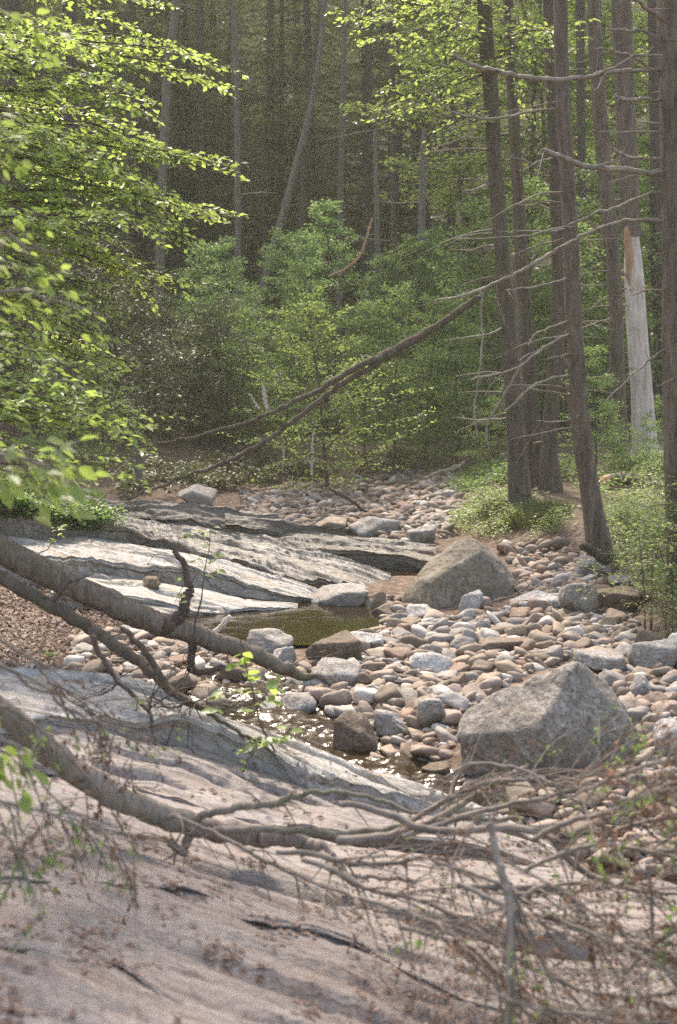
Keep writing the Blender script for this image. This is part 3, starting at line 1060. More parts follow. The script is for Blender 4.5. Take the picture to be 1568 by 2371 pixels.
def cobbles():
    rs = np.random.RandomState(11)
    cand = []
    N = 260000
    X = rs.uniform(-3.5, 4.2, N)
    Y = rs.uniform(6.2, 27.0, N)
    Z = ground(X, Y)
    u, v = project(np.stack([X, Y, Z], -1))
    zone = np.full(N, -1)
    for k, poly in enumerate(ZONES.values()):
        zone[inside(poly, u, v)] = k
    ok = zone >= 0
    X, Y, Z, u, v, zone = X[ok], Y[ok], Z[ok], u[ok], v[ok], zone[ok]
    sizes = np.sort(np.clip(np.exp(rs.normal(math.log(0.062), 0.56, 9000)), 0.028, 0.19))[::-1]
    cell = 0.35
    grid = {}

    def near(x, y):
        a, b = int(x // cell), int(y // cell)
        for i in range(a - 2, a + 3):
            for j in range(b - 2, b + 3):
                yield from grid.get((i, j), ())

    def put_in(x, y, r):
        grid.setdefault((int(x // cell), int(y // cell)), []).append((x, y, r))

    for x, y, r in PLACED:
        put_in(x, y, r * 0.8)
    for x, y, rx, ry in ((0.85, 8.2, .3, .3), (1.1, 8.2, .35, .3), (1.4, 8.25, .3, .3), (1.1, 13.3, .35, .4), (0.8, 13.3, .3, .4), (1.4, 13.3, .25, .35), (0.12, 8.7, 0.15, .2)):
        put_in(x, y, rx * 0.8)
    out = []
    tries = 0
    nxt = 0
    for s in sizes:
        for _ in range(12):
            k = nxt % len(X)
            nxt += 1
            x, y = X[k], Y[k]
            r = 0.5 * s
            if all((x - a) ** 2 + (y - b) ** 2 > (0.68 * (r + q)) ** 2 for a, b, q in near(x, y)):
                put_in(x, y, r)
                out.append((x, y, Z[k], s, u[k], v[k]))
                break
    out.sort(key=lambda t: -t[3] / t[1])
    single, rest = out[:255], out[255:]
    shapes = []
    for i in range(24):
        V, F = pebble_shape(100 + i, 3, (14.0, 24.0, 40.0)[i % 3], 6, 0.10, 0.42)
        mb = MB()
        mb.add(V * [0.5, 0.5, 0.5], F)
        shapes.append(mb.mesh('cobble', M['cobble']))
    names = list(COLS)
    pr = [0.24, 0.22, 0.14, 0.17, 0.09, 0.14]
    pr2 = [0.12, 0.12, 0.06, 0.2, 0.15, 0.35]
    words = {'pink': 'pinkish', 'tan': 'tan', 'pale': 'pale', 'grey': 'grey', 'rust': 'rusty', 'brown': 'brown'}
    for x, y, z, s, pu, pv in single:
        i = rs.randint(24)
        o = put('cobble', shapes[i])
        cn = names[rs.choice(6, p=pr2 if (pv < 1262 and pu < 960) else pr)]
        c = np.array(COLS[cn]) * rs.uniform(0.85, 1.15)
        o.color = (*c, 1)
        w, d = s * rs.uniform(0.95, 1.35), s * rs.uniform(0.75, 1.0)
        hh = s * rs.uniform(0.42, 0.88)
        o.scale = (w, d, hh)
        o.rotation_euler = (rs.normal(0, .3), rs.normal(0, .26), rs.normal(0, .7))
        o.location = (x, y, z + hh * 0.30)
        flat = 'flat' if hh / s < 0.54 else ('chunky' if hh / s > 0.74 else ('long' if w / s > 1.22 else 'rounded'))
        sizew = 'large' if s / y > 0.0130 else 'small'
        best = min(MARKS, key=lambda m: (m[0] - x) ** 2 + (m[1] - y) ** 2)
        dx_, dy_ = x - best[0], y - best[1]
        far_ = math.hypot(dx_, dy_) - best[2]
        rel = ('close ' if far_ < 0.12 else '') + ('behind' if dy_ > abs(dx_) * .8 else ('before' if dy_ < -abs(dx_) * .8 else 'beside'))
        if far_ > 0.8:
            lab = f"{sizew} {flat} {words[cn]} cobble {zone_name(pu, pv)}"
        else:
            lab = f"{sizew} {flat} {words[cn]} cobble {rel} the {best[3]}"
        tag(o, lab, 'cobble', lab)
    mb = MB()
    for x, y, z, s, pu, pv in rest:
        V, F = pebble_shape(200 + rs.randint(24), 2 if s / y > 0.0055 else 1, 24.0, 6, 0.10, 0.42)
        a = rs.normal(0, .6)
        ca, sa = math.cos(a), math.sin(a)
        hh = s * rs.uniform(0.45, 0.85)
        W = V * [0.5 * s * rs.uniform(0.95, 1.3), 0.5 * s * rs.uniform(.75, 1), 0.5 * hh]
        tx = rs.normal(0, .3)
        W = W + np.stack([0 * W[:, 0], 0 * W[:, 0], tx * W[:, 0]], -1)
        W = np.stack([W[:, 0] * ca - W[:, 1] * sa, W[:, 0] * sa + W[:, 1] * ca, W[:, 2]], -1)
        c = np.array(COLS[names[rs.choice(6, p=pr2 if (pv < 1262 and pu < 960) else pr)]]) * rs.uniform(0.8, 1.15)
        mb.add(W + [x, y, z + hh * 0.28], F, col=c)
    # fine gravel between
    N = 5200
    X2 = rs.uniform(-3.2, 4.0, N * 6)
    Y2 = rs.uniform(6.2, 26, N * 6)
    Z2 = ground(X2, Y2)
    u2, v2 = project(np.stack([X2, Y2, Z2], -1))
    ok = np.zeros(len(X2), bool)
    for poly in ZONES.values():
        ok |= inside(poly, u2, v2)
    ids = np.nonzero(ok)[0][:N]
    for k in ids:
        s = rs.uniform(0.025, 0.065)
        V, F = pebble_shape(200 + rs.randint(24), 1, 7.0, 9, 0.06)
        c = np.array(COLS[names[rs.choice(6, p=pr)]]) * rs.uniform(0.7, 1.1)
        mb.add(V * [0.5 * s * 1.2, 0.5 * s, 0.5 * s * 0.6] + [X2[k], Y2[k], Z2[k] + s * 0.12], F, col=c)
    tag(mb.obj('gravel', M['pebble'], smooth=True), 'fine pinkish gravel and small stones filling the bed', None, None, 'stuff')
    print('COBBLES', len(out), len(rest))


cobbles()

# ================================================================== TREES
def conifer_parts(seed, h=20.0, r=0.2, c0=0.25, nb=70, L=3.0, mat='needle_dark', leaf=0.20, gap=0.08, dead=12):
    rs = np.random.RandomState(seed)
    tr = MB()
    lean = rs.normal(0, 0.25, 2)
    P = [[lean[0] * t * t, lean[1] * t * t, h * t - 0.3 * (t == 0)] for t in np.linspace(0, 1, 7)]
    C, R = tube(tr, P, r * np.array([1.25, 0.95, 0.82, 0.66, 0.48, 0.28, 0.05]), 9, 40, 0.06, seed)
    lv = MB()
    for i in range(nb):
        t = c0 + (0.99 - c0) * (i + rs.rand()) / nb
        z = h * t
        k = int(t * 39)
        a = rs.uniform(0, 2 * math.pi)
        l = L * (1.05 - 0.8 * ((t - c0) / (1 - c0)) ** 1.3) * rs.uniform(0.55, 1.1)
        d = [math.cos(a), math.sin(a), rs.normal(0.05, 0.12)]
        spray(rs, lv, tr, C[k], d, l, droop=0.22, ntw=int(5 + 3 * l), twl=0.34 * l + 0.2, leaf=leaf, gap=gap, tilt=0.35, r0=0.02, wratio=0.38, twigs=False, t0=0.15, keep=0.9)
    for i in range(dead):
        k = int(rs.uniform(0.06, c0 + 0.1) * 39)
        a = rs.uniform(0, 2 * math.pi)
        l = rs.uniform(0.4, 1.7)
        d = np.array([math.cos(a), math.sin(a), rs.normal(0.0, 0.2)])
        tube(tr, [C[k], C[k] + d * l * 0.5, C[k] + d * l + [0, 0, -0.12 * l]], [0.018, 0.011, 0.004], 4, 5)
    return tr.mesh('trunk', M['bark_far']), lv.mesh('crown', M[mat], False)


def broadleaf_parts(seed, h=5.0, spread=1.3, mat='leaf_mid', nb=30, leaf=0.06, gap=0.05, r=0.03, c0=0.12, twl=0.5, lift=0.12, droop=0.22, bark='bark_dark', stems=1, fill=1.0, tilt=0.4, ntw=11, puff=0.05):
    """a young tree in flat leafy layers"""
    rs = np.random.RandomState(seed)
    tr, lv = MB(), MB()
    for s in range(stems):
        b = rs.normal(0, 0.12, 2) * (stems > 1)
        lean = rs.normal(0, 0.10, 2) * h * (1 if stems == 1 else 1.6)
        hh = h * (1 if s == 0 else rs.uniform(0.6, 0.95))
        P = [[b[0] + lean[0] * t ** 1.5, b[1] + lean[1] * t ** 1.5, hh * t - 0.15 * (t == 0)] for t in np.linspace(0, 1, 6)]
        C, R = tube(tr, P, r * np.array([1.2, 0.9, 0.75, 0.55, 0.35, 0.1]), 6, 30, 0.05, seed + s, 0.03 * h * 0.2)
        m = max(4, int(nb / stems))
        for i in range(m):
            t = c0 + (0.985 - c0) * (i + rs.rand()) / m
            k = int(t * 29)
            a = i * 2.4 + rs.uniform(-0.5, 0.5)
            q = (t - c0) / (1 - c0)
            l = spread * (0.55 + 0.75 * math.sin(math.pi * min(1, q * 0.85 + 0.18))) * (1.15 - 0.75 * q) * rs.uniform(0.7, 1.15)
            d = [math.cos(a), math.sin(a), rs.normal(0.15, 0.28) + 0.45 * q]
            spray(rs, lv, tr, C[k], d, l, droop=droop, ntw=ntw, twl=twl * (0.5 + 0.5 * l / spread), leaf=leaf, gap=gap, tilt=tilt, r0=0.35 * r * (1.1 - q * 0.6), lift=lift, keep=fill, puff=puff)
    return tr.mesh('trunk', M[bark]), lv.mesh('crown', M[mat], False)


def plant_tree(parts, name, label, cat, x, y, rz=0.0, s=1.0, group=None, z=None, sz=None):
    z = g1(x, y) if z is None else z
    t = thing(name, label, cat, (x, y, z), group)
    t.rotation_euler = (0, 0, rz)
    t.scale = (s, s, sz or s)
    put('trunk', parts[0], t)
    put('crown', parts[1], t)
    return t


# --- the shaded wood on the hillside
HEM = [conifer_parts(300 + i, h=16 + 2 * (i % 3), r=0.12 + 0.03 * (i % 2), c0=0.05 + 0.05 * (i % 3), nb=84, L=3.2, dead=18) for i in range(5)]
rs = np.random.RandomState(5)
hill = []
for Y0, n, dx in ((43, 6, 3.4), (48.5, 8, 3.4), (54, 9, 3.6), (61, 10, 3.9), (69, 10, 4.6)):
    for i in range(n):
        x = (i - (n - 1) / 2) * dx + rs.uniform(-1.1, 1.1)
        y = Y0 + rs.uniform(-1.8, 1.8)
        if not (x > 2.5 and y < 66):
            hill.append((x, y))
POLES = [(376, 'sunlit grey trunk'), (550, 'thin grey trunk with a side limb'), (690, 'pale crooked trunk'), (714, 'slim upright trunk'), (793, 'slim grey trunk over the thicket top'), (911, 'dim tall trunk with bare twigs'), (872, 'thin broken pole'),
         (979, 'grey pole with drooping twigs'), (1048, 'dark trunk near the maple bough'), (299, 'dark trunk by the maple tips'), (165, 'added stout trunk in the maple'), (1150, 'tall bank trunk'), (1300, 'curved bare trunk'), (1445, 'pale snag')]


def by_pole(x, y):
    px = project([x, y, 8.0])[0]
    return min(POLES, key=lambda p: abs(p[0] - px))[1]


for k, (x, y) in enumerate(hill):
    row = ('dark hemlock low on the hillside' if y < 46 else ('dark hemlock halfway up the hillside' if y < 57 else 'dim far hemlock high on the hillside')) + ' behind the ' + by_pole(x, y)
    plant_tree(HEM[k % 5], 'hemlock_tree', row, 'tree', x, y, rs.uniform(0, 6.28), rs.uniform(0.8, 1.15), row)

DWF = [conifer_parts(330 + i, h=9.0, r=0.10, c0=0.03, nb=80, L=2.3, dead=4, leaf=.13, gap=.06) for i in range(2)]
rs = np.random.RandomState(25)
for i in range(34):
    x = -15 + 30 * ((i * 7 % 34) + .5) / 34 + rs.uniform(-.8, .8)
    y = rs.uniform(36.5, 47) if x < 4 else rs.uniform(40, 50)
    if x > 4:
        continue
    lab = 'dark young hemlock ' + ('low behind the ' if y < 42 else 'far behind the ') + by_pole(x, y)
    plant_tree(DWF[i % 2], 'hemlock_tree', lab, 'tree', x, y, rs.uniform(0, 6.28), rs.uniform(.8, 1.7), lab)

# --- undergrowth over the hillside: too many to count
lv = MB()
rs = np.random.RandomState(8)
N = 5200
X = rs.uniform(-24, 24, N)
Y = 28 + 54 * rs.rand(N) ** 1.6
Z = ground(X, Y)
n = 9
for k in range(n):
    a = rs.uniform(0, 6.28, N)
    ax = np.stack([np.cos(a), np.sin(a), rs.uniform(-0.1, 0.9, N)], -1)
    nr = np.array([0, 0, 1.0]) + rs.normal(0, 0.5, (N, 3))
    off = np.stack([rs.normal(0, .25, N), rs.normal(0, .25, N), rs.uniform(0.05, 0.9, N)], -1)
    leaf_quads(lv, np.stack([X, Y, Z], -1) + off, ax, nr, rs.uniform(.12, .3, N), rs.uniform(.06, .14, N))
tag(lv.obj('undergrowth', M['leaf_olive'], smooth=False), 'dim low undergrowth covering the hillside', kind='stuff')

# --- pale trunks standing against the dark wood
def traced(pts, Y, sides=10, n=None, top=3.5, mat='bark_far', seed=0, rough=0.07, base=True, flare=1.25):
    """trunk through picture points (x, y, width) bottom to top at distance Y, in world space"""
    P = [at_y(a, b, Y) for a, b, w in pts]
    R = [0.5 * w * Y / FPX for a, b, w in pts]
    if base:
        b = P[0].copy()
        zg = g1(b[0], b[1])
        if b[2] > zg + 0.3:
            sl = (P[1] - P[0]) / max(1e-6, P[1][2] - P[0][2])
            m = max(2, int((b[2] - zg) / 0.8))
            for q in range(1, m + 1):
                dz_ = (zg - b[2]) * q / m
                P.insert(0, b + np.clip(sl, -0.35, 0.35) * dz_ * [1, 1, 0] + [0, 0, dz_])
                R.insert(0, R[0] * (1 + 0.08 / m))
        R[0] *= flare
        P.insert(0, P[0] - [0, 0, 0.3])
        R.insert(0, R[0] * 1.15)
    if top:
        d = (P[-1] - P[-2]) / np.linalg.norm(P[-1] - P[-2])
        d = d * 0.4 + np.array([0, 0, 0.6])
        P.append(P[-1] + d * top)
        R.append(R[-1] * 0.8)
    return P, R


def crown_on(P, seed, L=2.2, h=7.0, nb=36, mat='needle_dark', leaf=0.14, gap=0.08):
    rs = np.random.RandomState(seed)
    lv, wd = MB(), MB()
    T = np.array([P[0], P[0] + [0, 0, h * 0.5], P[0] + [0, 0, h]])
    C, R = tube(wd, T, [0.09, 0.06, 0.01], 7, 20)
    for i in range(nb):
        t = (i + rs.rand()) / nb
        a = rs.uniform(0, 6.28)
        l = L * (1.05 - 0.8 * t) * rs.uniform(0.6, 1.1)
        spray(rs, lv, wd, C[int(t * 19)], [math.cos(a), math.sin(a), 0.1], l, droop=0.25, ntw=int(4 + 4 * l), twl=0.30 * l + 0.3, leaf=leaf, gap=gap, tilt=0.35, r0=0.015, wratio=0.34, twigs=False)
    return wd, lv


def pole(label, pts, Y, mat, seed, crown=True, limbs=8, cat='tree', name='forest_tree', limb_mat='dead_limb', llen=(0.4, 1.3), top=4.0, side=None, flare=1.25, group=None, cm='needle_dark', rough=0.07, crownL=2.2):
    P, R = traced(pts, Y, top=top, flare=flare)
    base = P[1]
    t = thing(name, label, cat, base, group)
    mb = MB()
    C, RR = tube(mb, np.array(P) - base, R, 12, 14 * len(P), rough, seed)
    mb.obj('trunk', M[mat], t)
    rs = np.random.RandomState(seed)
    for i in range(limbs):
        k = rs.randint(len(C) // 4, len(C) - 6)
        a = rs.uniform(0, 6.28) if side is None else rs.normal(side, 0.7)
        l = rs.uniform(*llen)
        d = np.array([math.cos(a), math.sin(a), rs.normal(0.0, 0.16)])
        lm = MB()
        dr = rs.uniform(-0.1, 0.25)
        r0 = max(0.006, 0.009 * l + 0.003)
        pts_ = [C[k], C[k] + d * l * 0.35, C[k] + d * l * 0.7 - [0, 0, dr * l * .4], C[k] + d * l - [0, 0, dr * l]]
        tube(lm, pts_, [r0 * 1.3, r0, r0 * 0.7, r0 * 0.25], 5, 10, 0.1, i, 0.02)
        for q in range(rs.randint(0, 4)):
            s = rs.uniform(0.3, 0.9)
            p = np.array(pts_[1]) * (1 - s) + np.array(pts_[3]) * s
            dd = d * 0.6 + rs.normal(0, 0.5, 3)
            tube(lm, [p, p + dd * 0.3 * l], [r0 * .45, r0 * .15], 3, 3)
        lm.obj('dead_limb', M[limb_mat], t)
    if crown:
        wd, lv = crown_on([np.array(C[-1])], seed + 1, mat=cm, L=crownL)
        wd.obj('upper_stem', M[mat], t)
        lv.obj('crown', M[cm], t, smooth=False)
    return t, C, RR, base


pole('grey sunlit trunk rising behind the bright maple boughs', [(372, 560, 22), (376, 420, 21), (382, 290, 20), (392, 130, 20), (408, 0, 19)], 33, 'bark_grey', 61, limbs=3, crownL=3.6)  # crown above the view widened to shade the upstream bed
pole('thin grey trunk with a side limb, next after the sunlit trunk', [(552, 560, 16), (550, 380, 15), (548, 190, 13), (540, -20, 12)], 36, 'bark_grey', 62, limbs=6)
pole('pale crooked trunk leaning over in the dark wood', [(655, 500, 18), (672, 440, 17), (690, 370, 16), (712, 285, 15), (735, 170, 13), (750, 0, 12)], 35, 'bark_grey', 63, limbs=7)
pole('slim upright trunk behind the crooked leaning one', [(700, 500, 15), (703, 400, 14), (715, 250, 13), (735, 100, 13), (745, -20, 12)], 39, 'bark_far', 64, limbs=5)
pole('slim grey trunk over the tallest thicket top', [(788, 500, 13), (790, 380, 13), (795, 200, 12), (798, 0, 12)], 38, 'bark_grey', 65, limbs=6)
pole('dim tall trunk with many bare twigs above the thicket', [(915, 560, 20), (913, 400, 19), (910, 220, 18), (905, 40, 17)], 34, 'bark_far', 66, limbs=14, llen=(0.6, 2.0))
pole('thin broken pole with bare twigs beside the dim tall trunk', [(875, 590, 14), (873, 480, 13), (870, 380, 11), (868, 300, 7)], 31, 'bark_grey', 67, crown=False, limbs=9, top=0)
pole('grey pole with drooping bare twigs beside the yellow maple bough', [(976, 590, 19), (978, 470, 17), (980, 380, 15), (982, 300, 12)], 30, 'bark_grey', 68, crown=False, limbs=12, top=0, llen=(.4, 1.5))
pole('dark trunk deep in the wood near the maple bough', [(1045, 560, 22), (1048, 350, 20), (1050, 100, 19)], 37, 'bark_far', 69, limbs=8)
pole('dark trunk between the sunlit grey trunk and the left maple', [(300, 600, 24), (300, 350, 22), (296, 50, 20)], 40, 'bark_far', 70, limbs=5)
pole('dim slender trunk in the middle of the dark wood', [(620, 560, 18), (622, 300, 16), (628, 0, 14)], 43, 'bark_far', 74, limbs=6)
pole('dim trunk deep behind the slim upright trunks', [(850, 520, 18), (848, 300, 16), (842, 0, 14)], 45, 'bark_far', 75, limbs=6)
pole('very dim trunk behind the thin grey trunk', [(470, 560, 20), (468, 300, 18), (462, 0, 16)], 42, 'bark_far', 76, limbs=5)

pole('stout dark trunk added behind the maple, its unseen crown shading the far shore', [(165, 700, 40), (165, 400, 36), (160, 0, 32)], 28.5, 'bark_far', 77, limbs=5, crownL=4.6, top=3.0)  # hidden tree added so its crown throws shade on the upper bed
pole('stout dark trunk added at the view edge, its unseen crown shading the bed', [(20, 700, 40), (24, 400, 36), (30, 0, 32)], 27.0, 'bark_far', 78, limbs=5, crownL=4.4, top=3.0)  # another tree added for the shade of its out-of-view crown
# --- the right bank's big trunks
T1 = pole('tall dark trunk standing beside the grassy bank at the cobbles', [(1206, 1176, 50), (1198, 1040, 43), (1188, 900, 40), (1174, 740, 37), (1160, 560, 36), (1148, 400, 35), (1136, 200, 34), (1122, 0, 33)], 17.6, 'bark_dark', 81, limbs=14, side=3.2, rough=0.09)
pole('dark trunk close behind the tall bank trunk', [(1246, 1128, 38), (1236, 980, 33), (1222, 800, 31), (1208, 600, 29), (1197, 400, 27), (1186, 200, 25), (1177, 0, 24)], 20.0, 'bark_dark', 82, limbs=8, side=3.0)
pole('slanting mossy trunk leaning towards the pair of bank trunks', [(1272, 1136, 36), (1250, 1040, 32), (1228, 950, 28), (1212, 860, 24), (1200, 780, 20)], 21.0, 'bark_moss', 83, limbs=2, crown=False, top=1.2)
pole('dark straight trunk with a flared foot by the dirt path', [(1275, 1158, 44), (1272, 1040, 36), (1284, 860, 34), (1294, 640, 32), (1288, 420, 32), (1280, 200, 30), (1272, 0, 30)], 19.0, 'bark_dark', 84, limbs=10, side=3.3, flare=1.6)
pole('slender trunk slanting beneath the curved trunk by the path', [(1352, 1080, 26), (1330, 1000, 26), (1306, 900, 24), (1296, 800, 22), (1290, 700, 20)], 21.5, 'bark_dark', 85, limbs=3, crown=False, top=1.0)
T4 = pole('curved bare trunk bending up from the edge of the cobbles', [(1388, 1268, 54), (1372, 1170, 48), (1354, 1060, 46), (1341, 930, 42), (1330, 760, 40), (1320, 540, 38), (1308, 300, 34), (1298, 0, 32)], 14.2, 'bark_pine', 86, limbs=12, side=3.2, rough=0.06, flare=1.15, llen=(.3, .9))
pole('dark narrow trunk in front of the pale barkless snag', [(1436, 1060, 36), (1430, 860, 34), (1422, 620, 32), (1402, 420, 34), (1386, 200, 34), (1376, 0, 32)], 22.0, 'bark_pine', 87, limbs=14, side=3.1, llen=(.4, 1.3))
T7 = pole('massive reddish trunk rising at the edge of the view behind the bank shrub', [(1598, 1230, 112), (1588, 1000, 104), (1582, 700, 98), (1576, 400, 92), (1570, 150, 88), (1566, -40, 86)], 12.0, 'bark_pine', 88, limbs=16, side=3.3, llen=(.25, .7), flare=1.1)
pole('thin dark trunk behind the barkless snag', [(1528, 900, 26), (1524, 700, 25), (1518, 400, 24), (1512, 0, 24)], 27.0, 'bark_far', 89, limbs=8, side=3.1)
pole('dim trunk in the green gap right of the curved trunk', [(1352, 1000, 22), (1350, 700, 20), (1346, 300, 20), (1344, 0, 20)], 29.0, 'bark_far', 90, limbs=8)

# the pale snag: bark above, bare wood below
Ys = 24.0
sg = thing('snag_tree', 'pale barkless snag with bark only on its upper trunk', 'tree', at_y(1490, 1010, Ys))
b0 = np.array(sg.location)
P, R = traced([(1492, 1005, 58), (1486, 900, 50), (1478, 800, 48), (1472, 700, 47), (1468, 640, 46), (1464, 560, 34), (1460, 520, 32)], Ys, top=0, flare=1.2)
mb = MB()
tube(mb, np.array(P) - b0, R, 14, 70, 0.05, 91)
mb.obj('bare_trunk', M['bare_wood'], sg)
mb = MB()
P2 = [at_y(a, b, Ys) for a, b in [(1463, 548), (1458, 480), (1450, 300), (1442, 100), (1436, -60)]]
tube(mb, np.array(P2) - b0, [0.5 * w * Ys / FPX for w in (44, 46, 46, 46, 44)], 14, 50, 0.07, 92)
mb.obj('bark_trunk', M['bark_pine'], sg)
mb = MB()
P3 = [at_y(a, b, Ys - 0.10) for a, b in [(1462, 690), (1459, 640), (1457, 590), (1453, 540), (1452, 510)]]
tube(mb, np.array(P3) - b0, [0.02, 0.055, 0.07, 0.06, 0.01], 8, 24, 0.2, 93)
mb.obj('torn_strip', M['raw_wood'], sg)
rs = np.random.RandomState(94)
for i in range(12):
    yy = rs.uniform(60, 900)
    sgn = -1 if rs.rand() < .75 else 1
    l = rs.uniform(.3, 1.2)
    p = at_y(np.interp(yy, [0, 540, 1000], [1440, 1462, 1490]), yy, Ys) - b0
    lm = MB()
    tube(lm, [p, p + [sgn * l * .5, -.2, rs.normal(0, .1)], p + [sgn * l, -.3, rs.normal(-.05, .2)]], [.014, .01, .003], 5, 8, .1, i, .02)
    lm.obj('dead_limb', M['dead_limb'], sg)


def limb(t, base, pts, Y0, Y1, forks=(), mat='dead_limb', name='dead_limb', seed=0, twigs=8):
    """a traced dead limb: (x, y, width) in the picture from trunk to tip, distance running Y0 to Y1"""
    mb = MB()
    n = len(pts)
    P = np.array([at_y(a, b, Y0 + (Y1 - Y0) * i / (n - 1)) for i, (a, b, w) in enumerate(pts)]) - base
    R = [0.5 * w * Y0 / FPX for a, b, w in pts]
    C, RR = tube(mb, P, R, 8, 8 * n, 0.16, seed, 0.012)
    rs = np.random.RandomState(seed)
    for f in forks:
        Pf = np.array([at_y(a, b, Y0 + (Y1 - Y0) * 0.5) for a, b, w in f]) - base
        d = np.linalg.norm(C - Pf[0], axis=1)
        Pf = Pf + (C[d.argmin()] - Pf[0]) * np.linspace(1, 0, len(Pf))[:, None]
        tube(mb, Pf, [0.5 * w * Y0 / FPX for a, b, w in f], 6, 6 * len(f), 0.12, seed + 1, 0.01)
    for q in range(twigs):
        k = rs.randint(len(C) // 5, len(C) - 1)
        T = C[min(k + 1, len(C) - 1)] - C[k - 1]
        T = T / np.linalg.norm(T)
        d = T * rs.uniform(.2, .8) + rs.normal(0, .55, 3)
        l = rs.uniform(.05, .3)
        tube(mb, [C[k], C[k] + d * l], [RR[k] * .4, .0015], 3, 4)
    return mb.obj(name, M[mat], t)


tt, C7, _, b7 = T7
b7 = np.array(b7)
limb(tt, b7, [(1545, 162, 9), (1470, 165, 9), (1400, 171, 10), (1340, 180, 10), (1290, 183, 11), (1230, 179, 11), (1180, 172, 11), (1120, 158, 10), (1085, 146, 9), (1050, 128, 6)], 12.0, 11.2, [[(1410, 168, 7), (1445, 148, 6), (1482, 128, 6), (1535, 127, 5)], [(1425, 165, 6), (1400, 190, 5), (1380, 212, 3)]], seed=1)
limb(tt, b7, [(1550, 404, 12), (1500, 398, 12), (1440, 392, 13), (1390, 388, 13), (1350, 384, 12), (1315, 370, 11), (1285, 357, 11), (1258, 349, 11)], 12.0, 11.4, [[(1370, 386, 6), (1400, 378, 6), (1440, 366, 3)]], seed=2)
limb(tt, b7, [(1550, 368, 7), (1500, 367, 7), (1460, 364, 7), (1435, 353, 7), (1414, 341, 6)], 12.0, 11.6, seed=3)
limb(tt, b7, [(1550, 232, 7), (1490, 230, 7), (1450, 229, 8), (1425, 225, 7)], 12.0, 11.6, seed=4)
limb(tt, b7, [(1550, 512, 8), (1490, 508, 8), (1440, 513, 8), (1390, 528, 8), (1330, 556, 9), (1280, 582, 9), (1225, 617, 9), (1170, 645, 8), (1120, 667, 8), (1070, 684, 7), (1035, 692, 6), (1005, 698, 4)], 12.0, 12.6, [[(1230, 615, 5), (1236, 596, 4), (1250, 575, 3)], [(1110, 672, 6), (1112, 740, 5), (1114, 820, 5), (1106, 880, 4), (1100, 950, 4), (1104, 1010, 3)]], seed=5, twigs=14)
limb(tt, b7, [(1550, 440, 7), (1500, 452, 7), (1440, 475, 7), (1390, 492, 6), (1340, 510, 5), (1290, 528, 4), (1200, 548, 3), (1060, 552, 2)], 12.0, 12.3, seed=6, twigs=12)
limb(tt, b7, [(1550, 195, 6), (1480, 140, 6), (1430, 118, 5), (1380, 112, 4)], 12.0, 11.7, seed=7)
limb(tt, b7, [(1550, 110, 8), (1500, 76, 7), (1450, 70, 6), (1400, 68, 4)], 12.0, 11.5, seed=8)
limb(tt, b7, [(1556, 60, 10), (1500, 20, 9), (1450, -20, 8)], 12.0, 11.5, seed=9)
limb(tt, b7, [(1550, 676, 6), (1500, 672, 5), (1468, 684, 4)], 12.0, 11.6, seed=10)
limb(tt, b7, [(1550, 800, 5), (1500, 838, 5), (1470, 862, 4), (1400, 930, 3)], 12.0, 11.7, seed=11, twigs=10)
tt, C4, _, b4 = T4
b4 = np.array(b4)
limb(tt, b4, [(1336, 768, 7), (1300, 784, 6), (1255, 806, 6), (1215, 842, 6), (1170, 862, 5), (1125, 872, 5), (1090, 878, 4)], 14.2, 13.6, [[(1214, 843, 6), (1190, 880, 6), (1165, 925, 6), (1140, 962, 6), (1128, 985, 5), (1127, 1010, 5), (1131, 1040, 4)], [(1170, 862, 4), (1140, 885, 4), (1122, 918, 3)], [(1128, 978, 5), (1110, 930, 4), (1106, 890, 3)]], seed=21)
limb(tt, b4, [(1338, 870, 6), (1300, 872, 6), (1255, 884, 6), (1225, 900, 6), (1200, 925, 5), (1168, 952, 4)], 14.2, 13.7, seed=22)
limb(tt, b4, [(1335, 738, 5), (1290, 752, 5), (1240, 775, 4), (1222, 800, 3)], 14.2, 13.8, seed=23)
limb(tt, b4, [(1326, 640, 5), (1280, 655, 5), (1200, 668, 4), (1170, 672, 3)], 14.2, 13.7, seed=24)
limb(tt, b4, [(1322, 820, 4), (1290, 826, 4), (1260, 832, 3)], 14.2, 13.9, seed=25)
limb(tt, b4, [(1312, 250, 6), (1230, 258, 6), (1150, 275, 6), (1090, 270, 5), (1040, 255, 4), (985, 205, 4)], 14.2, 13.9, seed=26, twigs=10)
tt, C1, _, b1 = T1
b1 = np.array(b1)
limb(tt, b1, [(1150, 420, 6), (1105, 438, 5), (1075, 442, 4)], 17.6, 17.2, seed=31)
limb(tt, b1, [(1175, 770, 6), (1160, 720, 6), (1148, 690, 5)], 17.6, 17.2, seed=32)
limb(tt, b1, [(1145, 250, 6), (1100, 300, 5), (1060, 325, 4), (1010, 340, 3)], 17.6, 17.0, seed=33)

